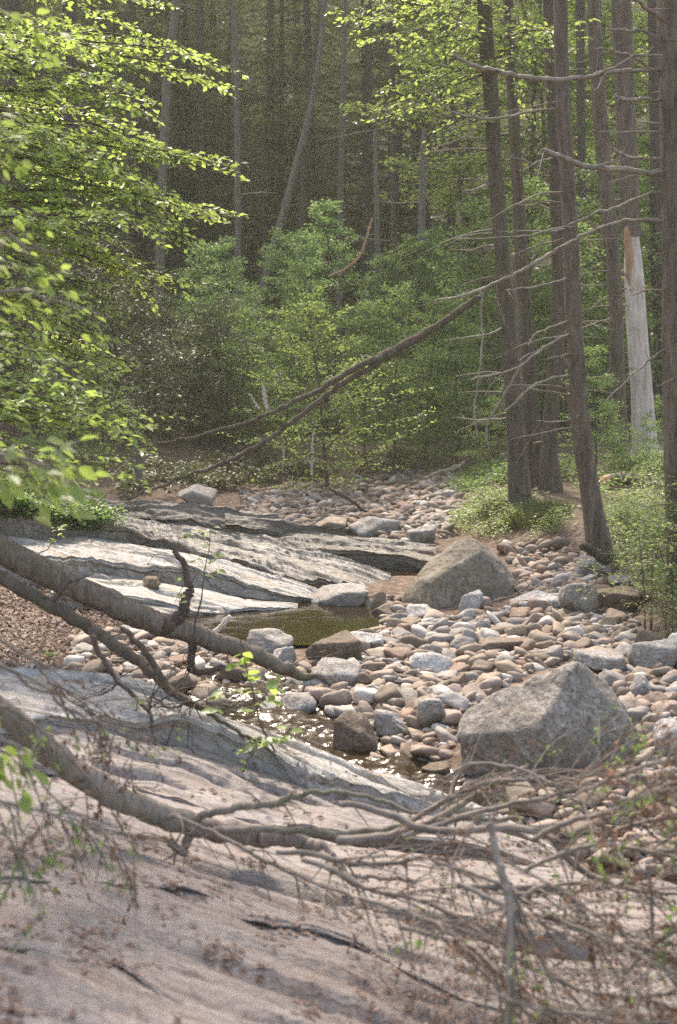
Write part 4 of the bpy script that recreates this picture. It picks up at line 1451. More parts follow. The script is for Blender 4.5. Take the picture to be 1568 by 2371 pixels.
# --- thicket of young trees behind the bed
UC = [broadleaf_parts(400 + i, h=5.6, spread=1.45, mat='leaf_cool', nb=56, leaf=0.075, gap=0.031, twl=0.6, ntw=13, tilt=.8) for i in range(5)]
UM = [broadleaf_parts(420 + i, h=4.3, spread=1.35, mat='leaf_mid', nb=48, leaf=0.068, gap=0.031, twl=0.55, ntw=13, c0=0.05, tilt=.8) for i in range(5)]
UO = [broadleaf_parts(440 + i, h=3.4, spread=1.5, mat='leaf_olive', nb=50, leaf=0.07, gap=0.032, twl=0.55, tilt=.6, stems=2, c0=0.04) for i in range(2)]
US = broadleaf_parts(460, h=3.3, spread=1.45, mat='leaf_bright', nb=54, leaf=0.065, gap=0.034, twl=0.5, droop=0.08, c0=0.06, puff=.02, tilt=.6)
UB = [broadleaf_parts(470 + i, h=12.0, spread=2.2, mat='leaf_bright', nb=74, leaf=0.12, gap=0.05, twl=0.95, ntw=15, r=0.07, bark='bark_far') for i in range(2)]


def place(px, Y):
    P = at_y(px, 900, Y)
    return P[0], P[1]


rs = np.random.RandomState(15)
spec = [
    # px, Y, height scale, kind, label
    (455, 30.5, 0.68, 'c', 'cool green young tree at the dark edge of the thicket below the sunlit grey trunk'),
    (540, 29.5, 0.70, 'c', 'cool green young tree under the thin grey trunk'),
    (625, 30.0, 0.74, 'c', 'bushy cool green young tree below the crooked leaning trunk'),
    (705, 29.2, 0.75, 'c', 'tall cool green young tree beneath the slim upright trunks'),
    (780, 30.2, 0.87, 'c', 'tallest green young tree of the thicket with a pointed top'),
    (868, 29.6, 0.68, 'c', 'cool green young tree at the foot of the broken pole'),
    (945, 29.8, 0.74, 'c', 'cool green young tree below the dim tall trunk'),
    (1010, 30.4, 0.73, 'c', 'green young tree under the drooping bare twigs'),
    (1085, 29.4, 0.78, 'c', 'green young tree between thicket and the tall bank trunk'),
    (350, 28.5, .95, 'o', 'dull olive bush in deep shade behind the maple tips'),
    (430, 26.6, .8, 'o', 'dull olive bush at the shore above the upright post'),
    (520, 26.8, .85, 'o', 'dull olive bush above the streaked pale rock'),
    (590, 26.0, .65, 'm', 'low green bush behind the split stakes'),
    (660, 25.4, .62, 'm', 'low leafy bush with white birch stems before it'),
    (757, 22.6, 1.0, 's', 'bright yellow green sapling crossed by the leaning trunks'),
    (845, 25.2, .72, 'm', 'leafy bush right behind the bright sapling'),
    (915, 25.0, .78, 'm', 'bright bush under the thick end of the leaning trunk'),
    (985, 25.6, .74, 'm', 'green bush above the upstream stone heap'),
    (1060, 25.0, .74, 'm', 'green bush between stone heap and tall bank trunk'),
    (1150, 22.8, .42, 'm', 'small pale green bush at the foot of the tall bank trunk'),
    (1130, 27.5, 1.1, 'm', 'young tree with layered boughs behind the tall bank trunk'),
    (1215, 26.5, 1.1, 'm', 'young tree with layered boughs behind the pair of bank trunks'),
    (1330, 26.0, .95, 'm', 'young tree with layered boughs behind the curved trunk'),
    (1395, 27.5, 1.2, 'm', 'young tree filling the gap beside the pale snag'),
    (1520, 26.8, 1.2, 'm', 'young tree behind the pale snag and the massive trunk'),
    (1385, 20.5, .45, 'm', 'small leafy bush beside the slender slanting trunk'),
    (1500, 20.6, .22, 'm', 'low bush hiding the foot of the pale snag'),
    (1545, 19.5, .28, 'm', 'low bush behind the fallen mossy log on the bank'),
    (1420, 21.5, .25, 'm', 'low bush at the foot of the narrow dark trunk'),
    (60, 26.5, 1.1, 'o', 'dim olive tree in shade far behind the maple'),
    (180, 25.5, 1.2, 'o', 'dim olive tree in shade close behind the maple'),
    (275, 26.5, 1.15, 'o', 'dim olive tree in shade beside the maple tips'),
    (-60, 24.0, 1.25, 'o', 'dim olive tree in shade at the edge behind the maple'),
    (240, 23.0, .5, 'm', 'green bush on the bank behind the ridged shelf'),
    (120, 21.0, .5, 'm', 'green bush under the maple on the bank'),
]
for k, (px, Y, s, kd, lab) in enumerate(spec):
    parts = {'c': UC[k % 5], 'm': UM[k % 5], 'o': UO[k % 2], 's': US}[kd]
    x, y = place(px, Y)
    plant_tree(parts, 'young_tree' if kd != 'o' else 'bush', lab, 'tree' if kd in 'cms' and 'bush' not in lab else 'bush', x, y, rs.uniform(0, 6.28), s * (1.0 if s < 0.6 else 0.95) * 1.0, 'young trees and bushes of the thicket')
for k, (px, Y, s, lab) in enumerate([(1105, 34, 1.0, 'tall broadleaf tree glowing behind the tall bank trunk'), (1215, 33, 1.05, 'tall leafy tree behind the pair of bank trunks'), (1320, 35, 1.05, 'tall leafy tree seen between curved trunk and snag'),
                                     (1415, 33, .95, 'tall leafy tree directly behind the narrow dark trunk'), (1500, 34, 1.05, 'tall leafy tree behind snag and massive trunk'), (1590, 31, 1.0, 'tall leafy tree behind the massive trunk')]):
    x, y = place(px, Y)
    plant_tree(UB[k % 2], 'leafy_tree', lab, 'tree', x, y, rs.uniform(0, 6.28), s, 'tall leafy trees beyond the bank trunks')


# --- the maple on the left bank and the yellow maple bough high by the bank trunks
def bough_tree(name, label, trunk, boughs, mat, leaf, seed, Ytr, twl=0.5, ntw=16, gap=0.04, n=3, jit=0.5, r0=0.016, six=False, tilt=0.45, wr=0.62, bark='bark_dark', crown=None, tr0=.13):
    rs = np.random.RandomState(seed)
    t = thing(name, label, 'tree', trunk[0])
    b = np.array(trunk[0])
    wd, lv = MB(), MB()
    tube(wd, np.array(trunk) - b, np.linspace(tr0, tr0 * .4, len(trunk)), 10, 40, 0.06, seed)
    for (ax, ay, ya, bx, by, yb, wscale) in boughs:
        A0, B0 = at_y(ax, ay, ya), at_y(bx, by, yb)
        for q in range(n):
            A = A0 + rs.normal(0, 0.12, 3)
            B = B0 + (rs.normal(0, 1, 3) * [0.10, jit, 0.08] + [-0.25 * q * rs.rand(), 0, 0] if q else 0)
            d = B - A
            L = np.linalg.norm(d)
            spray(rs, lv, wd, A - b, d + [0, 0, 0.12 * L], L, droop=0.12, ntw=max(5, int(ntw * L / 1.5)), twl=twl * wscale, leaf=leaf, gap=gap, tilt=tilt, r0=r0, wratio=wr, six=six, t0=0.05)
    if crown:
        cx, cy, cz, rr, rz_, nb = crown
        for q in range(nb):
            v = rs.normal(size=3)
            v /= np.linalg.norm(v)
            A = np.array(trunk[-1]) * .5 + np.array([cx, cy, cz]) * .5 + v * [rr * .3, rr * .3, rz_ * .6]
            B = np.array([cx, cy, cz]) + v * [rr, rr, rz_] * rs.uniform(.6, 1.0)
            spray(rs, lv, wd, A - b, B - A, np.linalg.norm(B - A), droop=0.12, ntw=14, twl=.9, leaf=.085, gap=.06, tilt=tilt, r0=.02, wratio=wr, t0=.1)
    wd.obj('trunk', M[bark], t)
    lv.obj('crown', M[mat], t, smooth=False)
    return t


bt = [np.array([-4.3, 13.0, g1(-4.3, 13.0) - .2]), np.array([-4.2, 13.1, 2.5]), np.array([-4.4, 13.0, 5.0]), np.array([-4.3, 13.0, 8.0])]
bough_tree('maple_tree', 'bright green maple reaching over the ledges in sunlit tiers', bt, [
    (-150, -60, 12.5, 330, 20, 11.5, 1.0), (-100, 20, 12.5, 470, 150, 11.8, .9), (-60, 60, 12.0, 505, 208, 11.5, .75), (-150, 130, 12.0, 320, 215, 11, 1.0), (-100, 60, 11, 250, 110, 10.5, 1.1),
    (-100, 230, 12.5, 400, 330, 12, .9), (0, 260, 12, 470, 365, 11.5, .8), (60, 290, 12, 500, 388, 11.6, .7), (-120, 330, 12, 330, 420, 11, 1.1), (-120, 290, 11, 210, 350, 10, 1.0),
    (-120, 380, 12, 440, 470, 11.5, 1.1), (-60, 410, 11.5, 485, 500, 11.2, .9), (-120, 440, 11.5, 380, 530, 11, 1.1), (-120, 470, 10.5, 300, 520, 10, 1.2), (-100, 520, 11.5, 320, 600, 11, .9),
    (-60, 540, 11.5, 385, 655, 11.2, .7), (-120, 580, 11, 240, 690, 10.5, .9), (-100, 700, 11, 230, 790, 10.5, .9), (-60, 740, 11, 295, 838, 10.8, .7),
    (-120, 640, 10.5, 180, 740, 10, .9)], 'leaf_bright', 0.058, 501, 13, twl=0.62, ntw=24, gap=0.032, n=2, tilt=.6, crown=(-4.6, 13.4, 8.6, 1.6, 1.3, 14))
bt = [np.array([-3.6, 9.2, g1(-3.6, 9.2) - .2]), np.array([-3.5, 9.3, 1.5]), np.array([-3.4, 9.2, 3.0])]
bough_tree('maple_sapling', 'maple sapling with glossy leaves under the tall maple, above the ledges', bt, [
    (-120, 800, 9.4, 240, 900, 9.0, 1.0), (-120, 860, 9.3, 300, 935, 8.8, .8), (-120, 900, 9.0, 300, 990, 8.6, .8), (-60, 930, 9.0, 385, 1000, 8.8, .6), (-120, 960, 8.8, 330, 1035, 8.5, .7), (-120, 1000, 8.6, 290, 1075, 8.3, .8),
    (-120, 1030, 8.4, 200, 1110, 8.0, .8), (-140, 760, 9, 150, 840, 8.8, .9)], 'leaf_bright', 0.056, 502, 9.2, twl=0.42, ntw=17, gap=0.032, n=3, tilt=.6, jit=0.3, r0=0.008)
bt = [np.array([2.62, 19.3, g1(2.62, 19.3) - .2]), np.array([2.45, 19.2, 3.5]), np.array([2.2, 19.1, 7.0]), np.array([2.1, 19.0, 10.0])]
bough_tree('maple_tree', 'slender maple with yellow green boughs hanging by the tall bank trunk', bt, [
    (1150, 40, 18.4, 800, 62, 16.5, .8), (1150, -40, 18.4, 860, 30, 17, .9), (1140, 40, 18.4, 930, 110, 16.5, .9), (1150, 90, 18.3, 1000, 180, 17, .8), (1150, 160, 18, 950, 225, 16.4, .7),
    (1140, 190, 18, 875, 272, 16.2, .55), (1150, 240, 18, 1000, 330, 16.4, .5), (1150, 20, 18, 1250, 120, 17, .8), (1150, -60, 18, 1050, 60, 16.5, 1.0), (1160, 100, 18, 1330, 90, 17, .9), (1160, 60, 18, 1230, 200, 17, .9)],
    'leaf_bright', 0.07, 503, 18, twl=0.7, ntw=12, gap=0.048, n=2, tr0=.06, jit=0.5)


# --- an unseen tree added up the bank so its high crown shades the lower slab
bt = [np.array([-5.6, 16.0, g1(-5.6, 16.0) - .2]), np.array([-5.4, 16.0, 6.0]), np.array([-4.9, 16.1, 12.0]), np.array([-4.4, 16.2, 17.0])]
bough_tree('added_shade_tree', 'unseen tall tree added on the bank to shade the lower slab', bt, [], 'leaf_mid', .1, 504, 15, crown=(-3.9, 16.2, 18.5, 2.9, 2.0, 60), tr0=.22)


# --- near leafy boughs at the left edge: single leaves
def leaf_mesh(ln=1.0, wr=0.6):
    mb = MB()
    t = np.array([0, .12, .3, .5, .7, .88, 1.0])
    w = 0.5 * wr * np.array([0.02, .55, .98, 1.0, .72, .32, 0.0])
    bend = -0.10 * t ** 2
    mid = np.stack([t, 0 * t, bend], -1)
    l = np.stack([t, w, bend + 0.22 * w], -1)
    r = np.stack([t, -w, bend + 0.22 * w], -1)
    k = np.arange(6)
    mb.add(np.vstack([mid, l, r]), np.vstack([np.stack([k, k + 1, k + 8, k + 7], -1), np.stack([k + 1, k, k + 14, k + 15], -1)]))
    return mb


LEAF = leaf_mesh().mesh('leaf', M['leaf_bright'])


def leafy_bough(label, A, B, n, leaf, seed, spread=0.22, name='leafy_bough', mat='twig'):
    rs = np.random.RandomState(seed)
    t = thing(name, label, 'branch', A)
    A, B = np.array(A), np.array(B)
    d = B - A
    L = np.linalg.norm(d)
    d /= L
    wd = MB()
    C, R = tube(wd, [A * 0, d * L * .5 + [0, 0, .05 * L], d * L], [.008, .006, .002], 6, 20, .1, seed, .02)
    sv = np.cross(d, [0, 0, 1.0])
    for i in range(n):
        s = rs.uniform(.08, 1.0)
        k = int(s * 19)
        off = sv * rs.normal(0, spread) * (1.15 - s) + np.array([0, 0, rs.normal(-.03, .06)])
        p = C[k] + off
        if i % 3 == 0:
            tube(wd, [C[max(0, k - 2)], p], [.003, .0012], 3, 3)
        ax = d + off * 2.5 + rs.normal(0, .35, 3) + [0, 0, -.2]
        ax /= np.linalg.norm(ax)
        nr = np.array([0, 0, 1.0]) + rs.normal(0, .35, 3)
        sd_ = np.cross(nr, ax)
        sd_ /= np.linalg.norm(sd_)
        nn = np.cross(ax, sd_)
        l = leaf * rs.uniform(.7, 1.2)
        o = put('leaf', LEAF, t)
        from mathutils import Matrix
        m = Matrix(((ax[0] * l, sd_[0] * l, nn[0] * l, p[0]), (ax[1] * l, sd_[1] * l, nn[1] * l, p[1]), (ax[2] * l, sd_[2] * l, nn[2] * l, p[2]), (0, 0, 0, 1)))
        o.matrix_local = m
    wd.obj('stem', M[mat], t)
    return t


leafy_bough('out of focus pale green maple bough hanging lowest over the pale ledge', at_y(-160, 1020, 4.9), at_y(205, 1135, 4.7), 120, .07, 601, .26)
leafy_bough('blurred maple bough close by at mid height over the olive bushes', at_y(-160, 650, 5.0), at_y(235, 738, 5.2), 60, .05, 602, .12)
leafy_bough('blurred leaf cluster beneath the topmost maple tiers', at_y(-140, 255, 5.0), at_y(58, 325, 5.0), 34, .052, 603, .10)
leafy_bough('blurred pale green boughs high at the corner above the maple tiers', at_y(-140, -20, 5.4), at_y(150, 95, 5.4), 56, .055, 604, .14)
leafy_bough('blurred bough of mixed green leaves halfway up the maple tiers', at_y(-140, 520, 5.3), at_y(140, 590, 5.3), 44, .05, 605, .12)

# ================================================================== FALLEN WOOD
from mathutils.bvhtree import BVHTree
from mathutils import Matrix


def surf_tree():
    V, F, n = [], [], 0
    for o in COL.objects:
        if o.type == 'MESH' and (o.name.startswith('bedrock_slab') or o.name == 'ground'):
            me = o.data
            co = np.zeros(len(me.vertices) * 3)
            me.vertices.foreach_get('co', co)
            V.append(co.reshape(-1, 3))
            for p in me.polygons:
                F.append(tuple(i + n for i in p.vertices))
            n += len(me.vertices)
    return BVHTree.FromPolygons([tuple(v) for v in np.concatenate(V)], F)


SURF = surf_tree()


def lie(px, py):
    """the first rock or soil surface behind a picture point"""
    d = Vector(ray(px, py)).normalized()
    h = SURF.ray_cast(Vector(CAM), d)
    return (np.array(h[0]), np.array(h[1])) if h[0] is not None else (None, None)


def log(name, label, cat, pts, Ys, mat, seed=0, sides=12, rough=0.10, forks=(), wob=0.01, group=None, part='stem', twigs=0, needles=0, green=0.2, tl=(.15, .5), nd=1.0, hang=0.4, fork_mat=None, spread=.5):
    """a lying or hanging piece of wood traced in the picture (x, y, width) at distances Ys; forks are parts of their own"""
    Ys = np.interp(np.linspace(0, 1, len(pts)), np.linspace(0, 1, len(Ys)), Ys)
    W = np.array([at_y(a, b, y) for (a, b, w), y in zip(pts, Ys)])
    t = thing(name, label, cat, W[0], group)
    b = W[0]
    mb = MB()
    R = [0.5 * w * y / FPX for (a, bb, w), y in zip(pts, Ys)]
    C, RR = tube(mb, W - b, R, sides, 10 * len(pts), rough, seed, wob)
    mb.obj(part, M[mat], t)
    rs = np.random.RandomState(seed + 5)
    paths = [(C, RR)]
    for f in forks:
        fy = f[-1]
        Pf = np.array([at_y(a, bb, fy) for a, bb, w in f[:-1]]) - b
        k = np.linalg.norm(C - Pf[0], axis=1).argmin()
        Pf = Pf + (C[k] - Pf[0]) * np.linspace(1, 0, len(Pf))[:, None]
        fm = MB()
        c2, r2 = tube(fm, Pf, [0.5 * w * fy / FPX for a, bb, w in f[:-1]], max(6, sides - 3), 9 * len(Pf), rough, seed + 2, wob * .7)
        fm.obj('side_branch', M[fork_mat or mat], t)
        paths.append((c2, r2))
    if twigs:
        tw, nl, gl = MB(), MB(), MB()
        for q in range(twigs):
            c, r = paths[rs.randint(len(paths))]
            k = rs.randint(len(c) // 6, len(c) - 1)
            T = c[min(k + 1, len(c) - 1)] - c[k - 1]
            T /= np.linalg.norm(T) + 1e-9
            d = T * rs.uniform(.4, 1.0) + rs.normal(0, spread, 3) - [0, 0, rs.uniform(0, hang)]
            d /= np.linalg.norm(d)
            l = rs.uniform(*tl)
            e = c[k] + d * l - [0, 0, .15 * l]
            m = c[k] + d * l * .5
            tube(tw, [c[k], m, e], [min(r[k] * .45, .005), .0028, .0012], 4, 5)
            sub = []
            for z in range(rs.randint(1, 4)):
                s = rs.uniform(.3, .95)
                p = c[k] + (e - c[k]) * s
                dd = d * .6 + rs.normal(0, .55, 3) - [0, 0, hang * .6]
                dd /= np.linalg.norm(dd)
                ll = l * rs.uniform(.2, .5)
                tube(tw, [p, p + dd * ll], [.002, .0009], 3, 2)
                sub.append((p, dd, ll))
            if needles:
                for p, dd, ll in sub + [(m, d, l * .5)]:
                    n = int(needles * ll / .25 * rs.uniform(.3, 1.3))
                    if n < 1:
                        continue
                    s = rs.rand(n)
                    pos = p + dd * (s * ll)[:, None]
                    ax = dd + rs.normal(0, .7, (n, 3)) - [0, 0, .7]
                    nr = rs.normal(0, 1, (n, 3))
                    is_g = rs.rand() < green
                    ln = rs.uniform(.014, .032, n) * nd
                    leaf_quads(gl if is_g else nl, pos, ax, nr, ln, ln * rs.uniform(.3, .55, n))
        tag(tw.obj('twig', M[mat], t), kind='stuff')
        if nl.v:
            tag(nl.obj('dead_foliage', M['needle_dead'], t, smooth=False), kind='stuff')
        if gl.v:
            tag(gl.obj('green_foliage', M['leaf_mid'], t, smooth=False), kind='stuff')
    return t


def overlay(label, back, front, lift, thick, seed, **kw):
    f = lambda pts, dz: [(a, b, float(lie(a, b)[0][2]) + dz) for a, b in pts]
    return slab(label, f(back, -0.02), f(front, lift), thick, M['slab_near'], seed, **kw)


overlay('thin broken step of rock across the lower slab below the pale fallen log', [(-40, 1985), (160, 1985), (390, 2010), (560, 2050), (700, 2120)], [(-40, 2030), (150, 2032), (330, 2040), (450, 2052), (545, 2078), (600, 2105), (700, 2132)], .020, .045, 61, amp=.012, saw=.008, freq=8, nu=150, nv=40, bulge=0, rag=.05, cracks=2)
overlay('long low step of rock slanting over the lower slab with leaves under its lip', [(-40, 2130), (200, 2150), (420, 2240), (640, 2330), (800, 2420)], [(-40, 2175), (120, 2192), (250, 2225), (380, 2290), (560, 2360), (760, 2440)], .020, .045, 62, amp=.012, saw=.008, freq=8, nu=150, nv=40, bulge=0, rag=.05, cracks=2)
overlay('narrow step of rock beneath the dry treetop', [(560, 2080), (760, 2110), (980, 2200), (1200, 2300)], [(560, 2110), (740, 2148), (940, 2240), (1180, 2340)], .016, .04, 63, amp=.012, saw=.008, freq=8, nu=120, nv=36, bulge=0, rag=.05, cracks=1)
SURF = surf_tree()

# the forked dead tree leaning across the stream
log('leaning_tree', 'long forked dead tree leaning down across the bed from the tall bank trunk', 'tree',
    [(1112, 682, 14.3), (1085, 704, 15.1), (1040, 738, 16.8), (995, 766, 18.5), (950, 792, 20.2), (915, 812, 22.7), (890, 824, 25.2), (860, 850, 14.3), (800, 884, 13.4), (740, 928, 12.6), (690, 968, 11.8), (640, 1004, 11.8), (590, 1036, 10.9), (540, 1062, 10.1), (500, 1080, 9.2), (420, 1106, 7.6), (330, 1142, 6.7), (255, 1173, 5.0)],
    [17.8, 17.9, 17.8, 17.5, 16.6], 'bark_dark', 701, 12, 0.10,
    [[(893, 820, 21.8), (850, 832, 16.0), (790, 868, 14.3), (740, 900, 12.6), (690, 922, 11.8), (640, 948, 10.9), (580, 972, 9.2), (520, 990, 8.4), (450, 1011, 7.6), (390, 1022, 6.7), (318, 1036, 5.0), 17.5],
     [(640, 1004, 5.0), (655, 985, 4.2), (668, 970, 3.4), 17.6], [(500, 1080, 4.2), (520, 1062, 3.4), (528, 1050, 2.5), 17.3]], 0.02, part='trunk')
log('upright_post', 'short weathered post standing in shade under the leaning tree', 'stump', [(318, 1128, 17), (321, 1090, 15), (320, 1050, 14), (319, 1036, 13)], [18.2], 'bark_grey', 703, 9)
log('split_stake', 'pale splintered stake sticking up above the leaning tree', 'stump', [(618, 948, 8), (614, 925, 10), (611, 905, 8), (610, 892, 3)], [20.5], 'bare_wood', 704, 7)
log('split_stake', 'thin leaning splinter beside the pale splintered stake', 'stump', [(600, 948, 6), (588, 928, 6), (578, 912, 3)], [20.5], 'bare_wood', 705, 6)
log('birch_stem', 'white peeling birch stem before the bright sapling', 'tree', [(722, 1100, 7), (724, 1060, 7), (725, 1020, 6), (729, 985, 3)], [23.0], 'bark_birch', 706, 8)
log('birch_stem', 'short white birch stem among the low leafy bushes', 'tree', [(655, 1095, 6), (656, 1060, 6), (654, 1030, 3)], [23.4], 'bark_birch', 707, 8)
log('bare_pole', 'bent pale pole leaning in the thicket above the leaning tree', 'branch', [(760, 640, 5), (800, 622, 6), (835, 590, 6), (852, 540, 5), (862, 505, 4)], [26.0], 'raw_wood', 708, 6)
# logs by the ledges
log('mossy_log', 'thick dark mossy log lying across the small bar, with an upcurved stub', 'log',
    [(-90, 1228, 72), (40, 1292, 68), (150, 1347, 62), (280, 1408, 57), (370, 1444, 54), (480, 1480, 47), (580, 1515, 40), (660, 1547, 30), (705, 1566, 20), (738, 1580, 8)],
    [8.8, 9.3, 9.8, 10.0], 'bark_moss', 711, 18, 0.10,
    [[(330, 1428, 46), (368, 1436, 40), (400, 1408, 28), (420, 1370, 22), (424, 1338, 18), (418, 1306, 15), (408, 1284, 12), (401, 1270, 8), 9.6],
     [(432, 1480, 24), (440, 1515, 20), (436, 1545, 20), (452, 1560, 18), (500, 1552, 12), (530, 1540, 8), 9.6]], 0.015, fork_mat='twig_dark', twigs=26, needles=10, green=.05, tl=(.12, .4))
log('dead_limb_log', 'thin dark limb slanting down in front of the mossy log', 'branch',
    [(-60, 1310, 30), (60, 1368, 34), (150, 1420, 32), (250, 1480, 28), (330, 1540, 26), (400, 1602, 22), (470, 1645, 14), (540, 1688, 9), (640, 1742, 6)], [8.2, 8.0, 7.6, 7.4], 'bark_dark', 712, 12, 0.10,
    [[(395, 1598, 16), (360, 1545, 16), (325, 1495, 15), (285, 1452, 12), 7.7], [(60, 1368, 10), (110, 1385, 10), (165, 1340, 8), 8.0],
     [(470, 1645, 8), (430, 1625, 7), (395, 1640, 6), (352, 1610, 4), 7.5]], 0.012, twigs=30, needles=0, tl=(.1, .35), hang=.5)
log('dead_limb_log', 'slim black twig limb hanging over the long pale slab', 'branch',
    [(205, 1440, 14), (225, 1500, 14), (262, 1562, 12), (305, 1605, 10), (345, 1648, 9), (352, 1690, 6), (364, 1725, 4)], [7.6, 7.3], 'twig_dark', 713, 8, 0.1,
    [[(345, 1648, 7), (348, 1615, 6), (362, 1600, 4), 7.4], [(262, 1562, 6), (245, 1590, 4), (228, 1612, 3), 7.4], [(345, 1645, 5), (400, 1602, 5), (450, 1590, 3), 7.4]], 0.008, twigs=14, tl=(.08, .25))
log('grey_log', 'pale grey leaning log descending to the pink slab, blurred mossy bark', 'log',
    [(-110, 1560, 52), (0, 1650, 58), (80, 1712, 60), (150, 1762, 62), (230, 1822, 60), (320, 1866, 58), (420, 1900, 58), (500, 1922, 52), (580, 1934, 50), (660, 1940, 44), (720, 1958, 36), (770, 1990, 28), (820, 2050, 20)],
    [5.2, 5.5, 5.8, 5.7], 'grey_log', 714, 18, 0.09,
    [[(520, 1930, 24), (480, 1936, 24), (455, 1958, 22), (438, 1978, 20), (415, 1966, 20), (393, 1950, 18), 5.5],
     [(470, 1945, 22), (520, 1922, 20), (590, 1902, 19), (660, 1888, 18), (695, 1868, 15), (740, 1852, 13), (820, 1848, 12), (900, 1866, 10), (980, 1892, 8), 5.5],
     [(560, 1955, 22), (562, 1972, 22), (620, 1966, 20), (720, 1955, 18), (820, 1958, 17), (900, 1948, 17), (1000, 1925, 14), (1100, 1905, 12), (1210, 1900, 10), 5.3],
     [(445, 1980, 14), (480, 1972, 13), (560, 1996, 12), (640, 2030, 10), (720, 2052, 9), (820, 2080, 7), 5.2],
     [(700, 1955, 18), (735, 2000, 15), (752, 2020, 12), (830, 2030, 11), (960, 2040, 10), 5.2]], 0.012, twigs=40, needles=0, tl=(.1, .3))
log('driftwood', 'short pale stick lying on stones by the pool', 'branch', [(468, 1478, 9), (500, 1460, 13), (532, 1428, 11)], [11.2], 'bare_wood', 715, 8)
log('driftwood', 'dark rotten snag of wood at the foot of the curved trunk', 'branch', [(1345, 1262, 14), (1368, 1272, 24), (1392, 1292, 26), (1404, 1308, 16)], [13.8], 'bark_dark', 716, 9, 0.2)
log('driftwood', 'crooked bare stick on top of the upstream stone heap', 'branch', [(985, 1108, 7), (1020, 1092, 8), (1050, 1086, 8), (1076, 1070, 6)], [22.0], 'dead_limb', 717, 6, forks=[[(1040, 1088, 6), (1058, 1078, 5), (1068, 1096, 4), 22.0]])
log('driftwood', 'long thin stick lying across the shaded upper bed', 'branch', [(762, 1132, 7), (800, 1150, 8), (838, 1178, 7), (868, 1200, 5)], [19.0], 'bark_far', 718, 6)
log('driftwood', 'small crooked stick beside the tilted pale slab', 'branch', [(1140, 1392, 5), (1180, 1382, 6), (1205, 1372, 6), (1228, 1352, 4)], [12.6], 'dead_limb', 719, 6)
log('mossy_log', 'fallen log with a raw broken end on the grassy bank', 'log', [(1404, 1112, 28), (1440, 1108, 26), (1480, 1112, 24), (1545, 1132, 22)], [19.0], 'bark_moss', 720, 10, 0.12,
    [[(1412, 1112, 30), (1400, 1116, 26), (1394, 1120, 14), 18.8]], fork_mat='raw_wood')

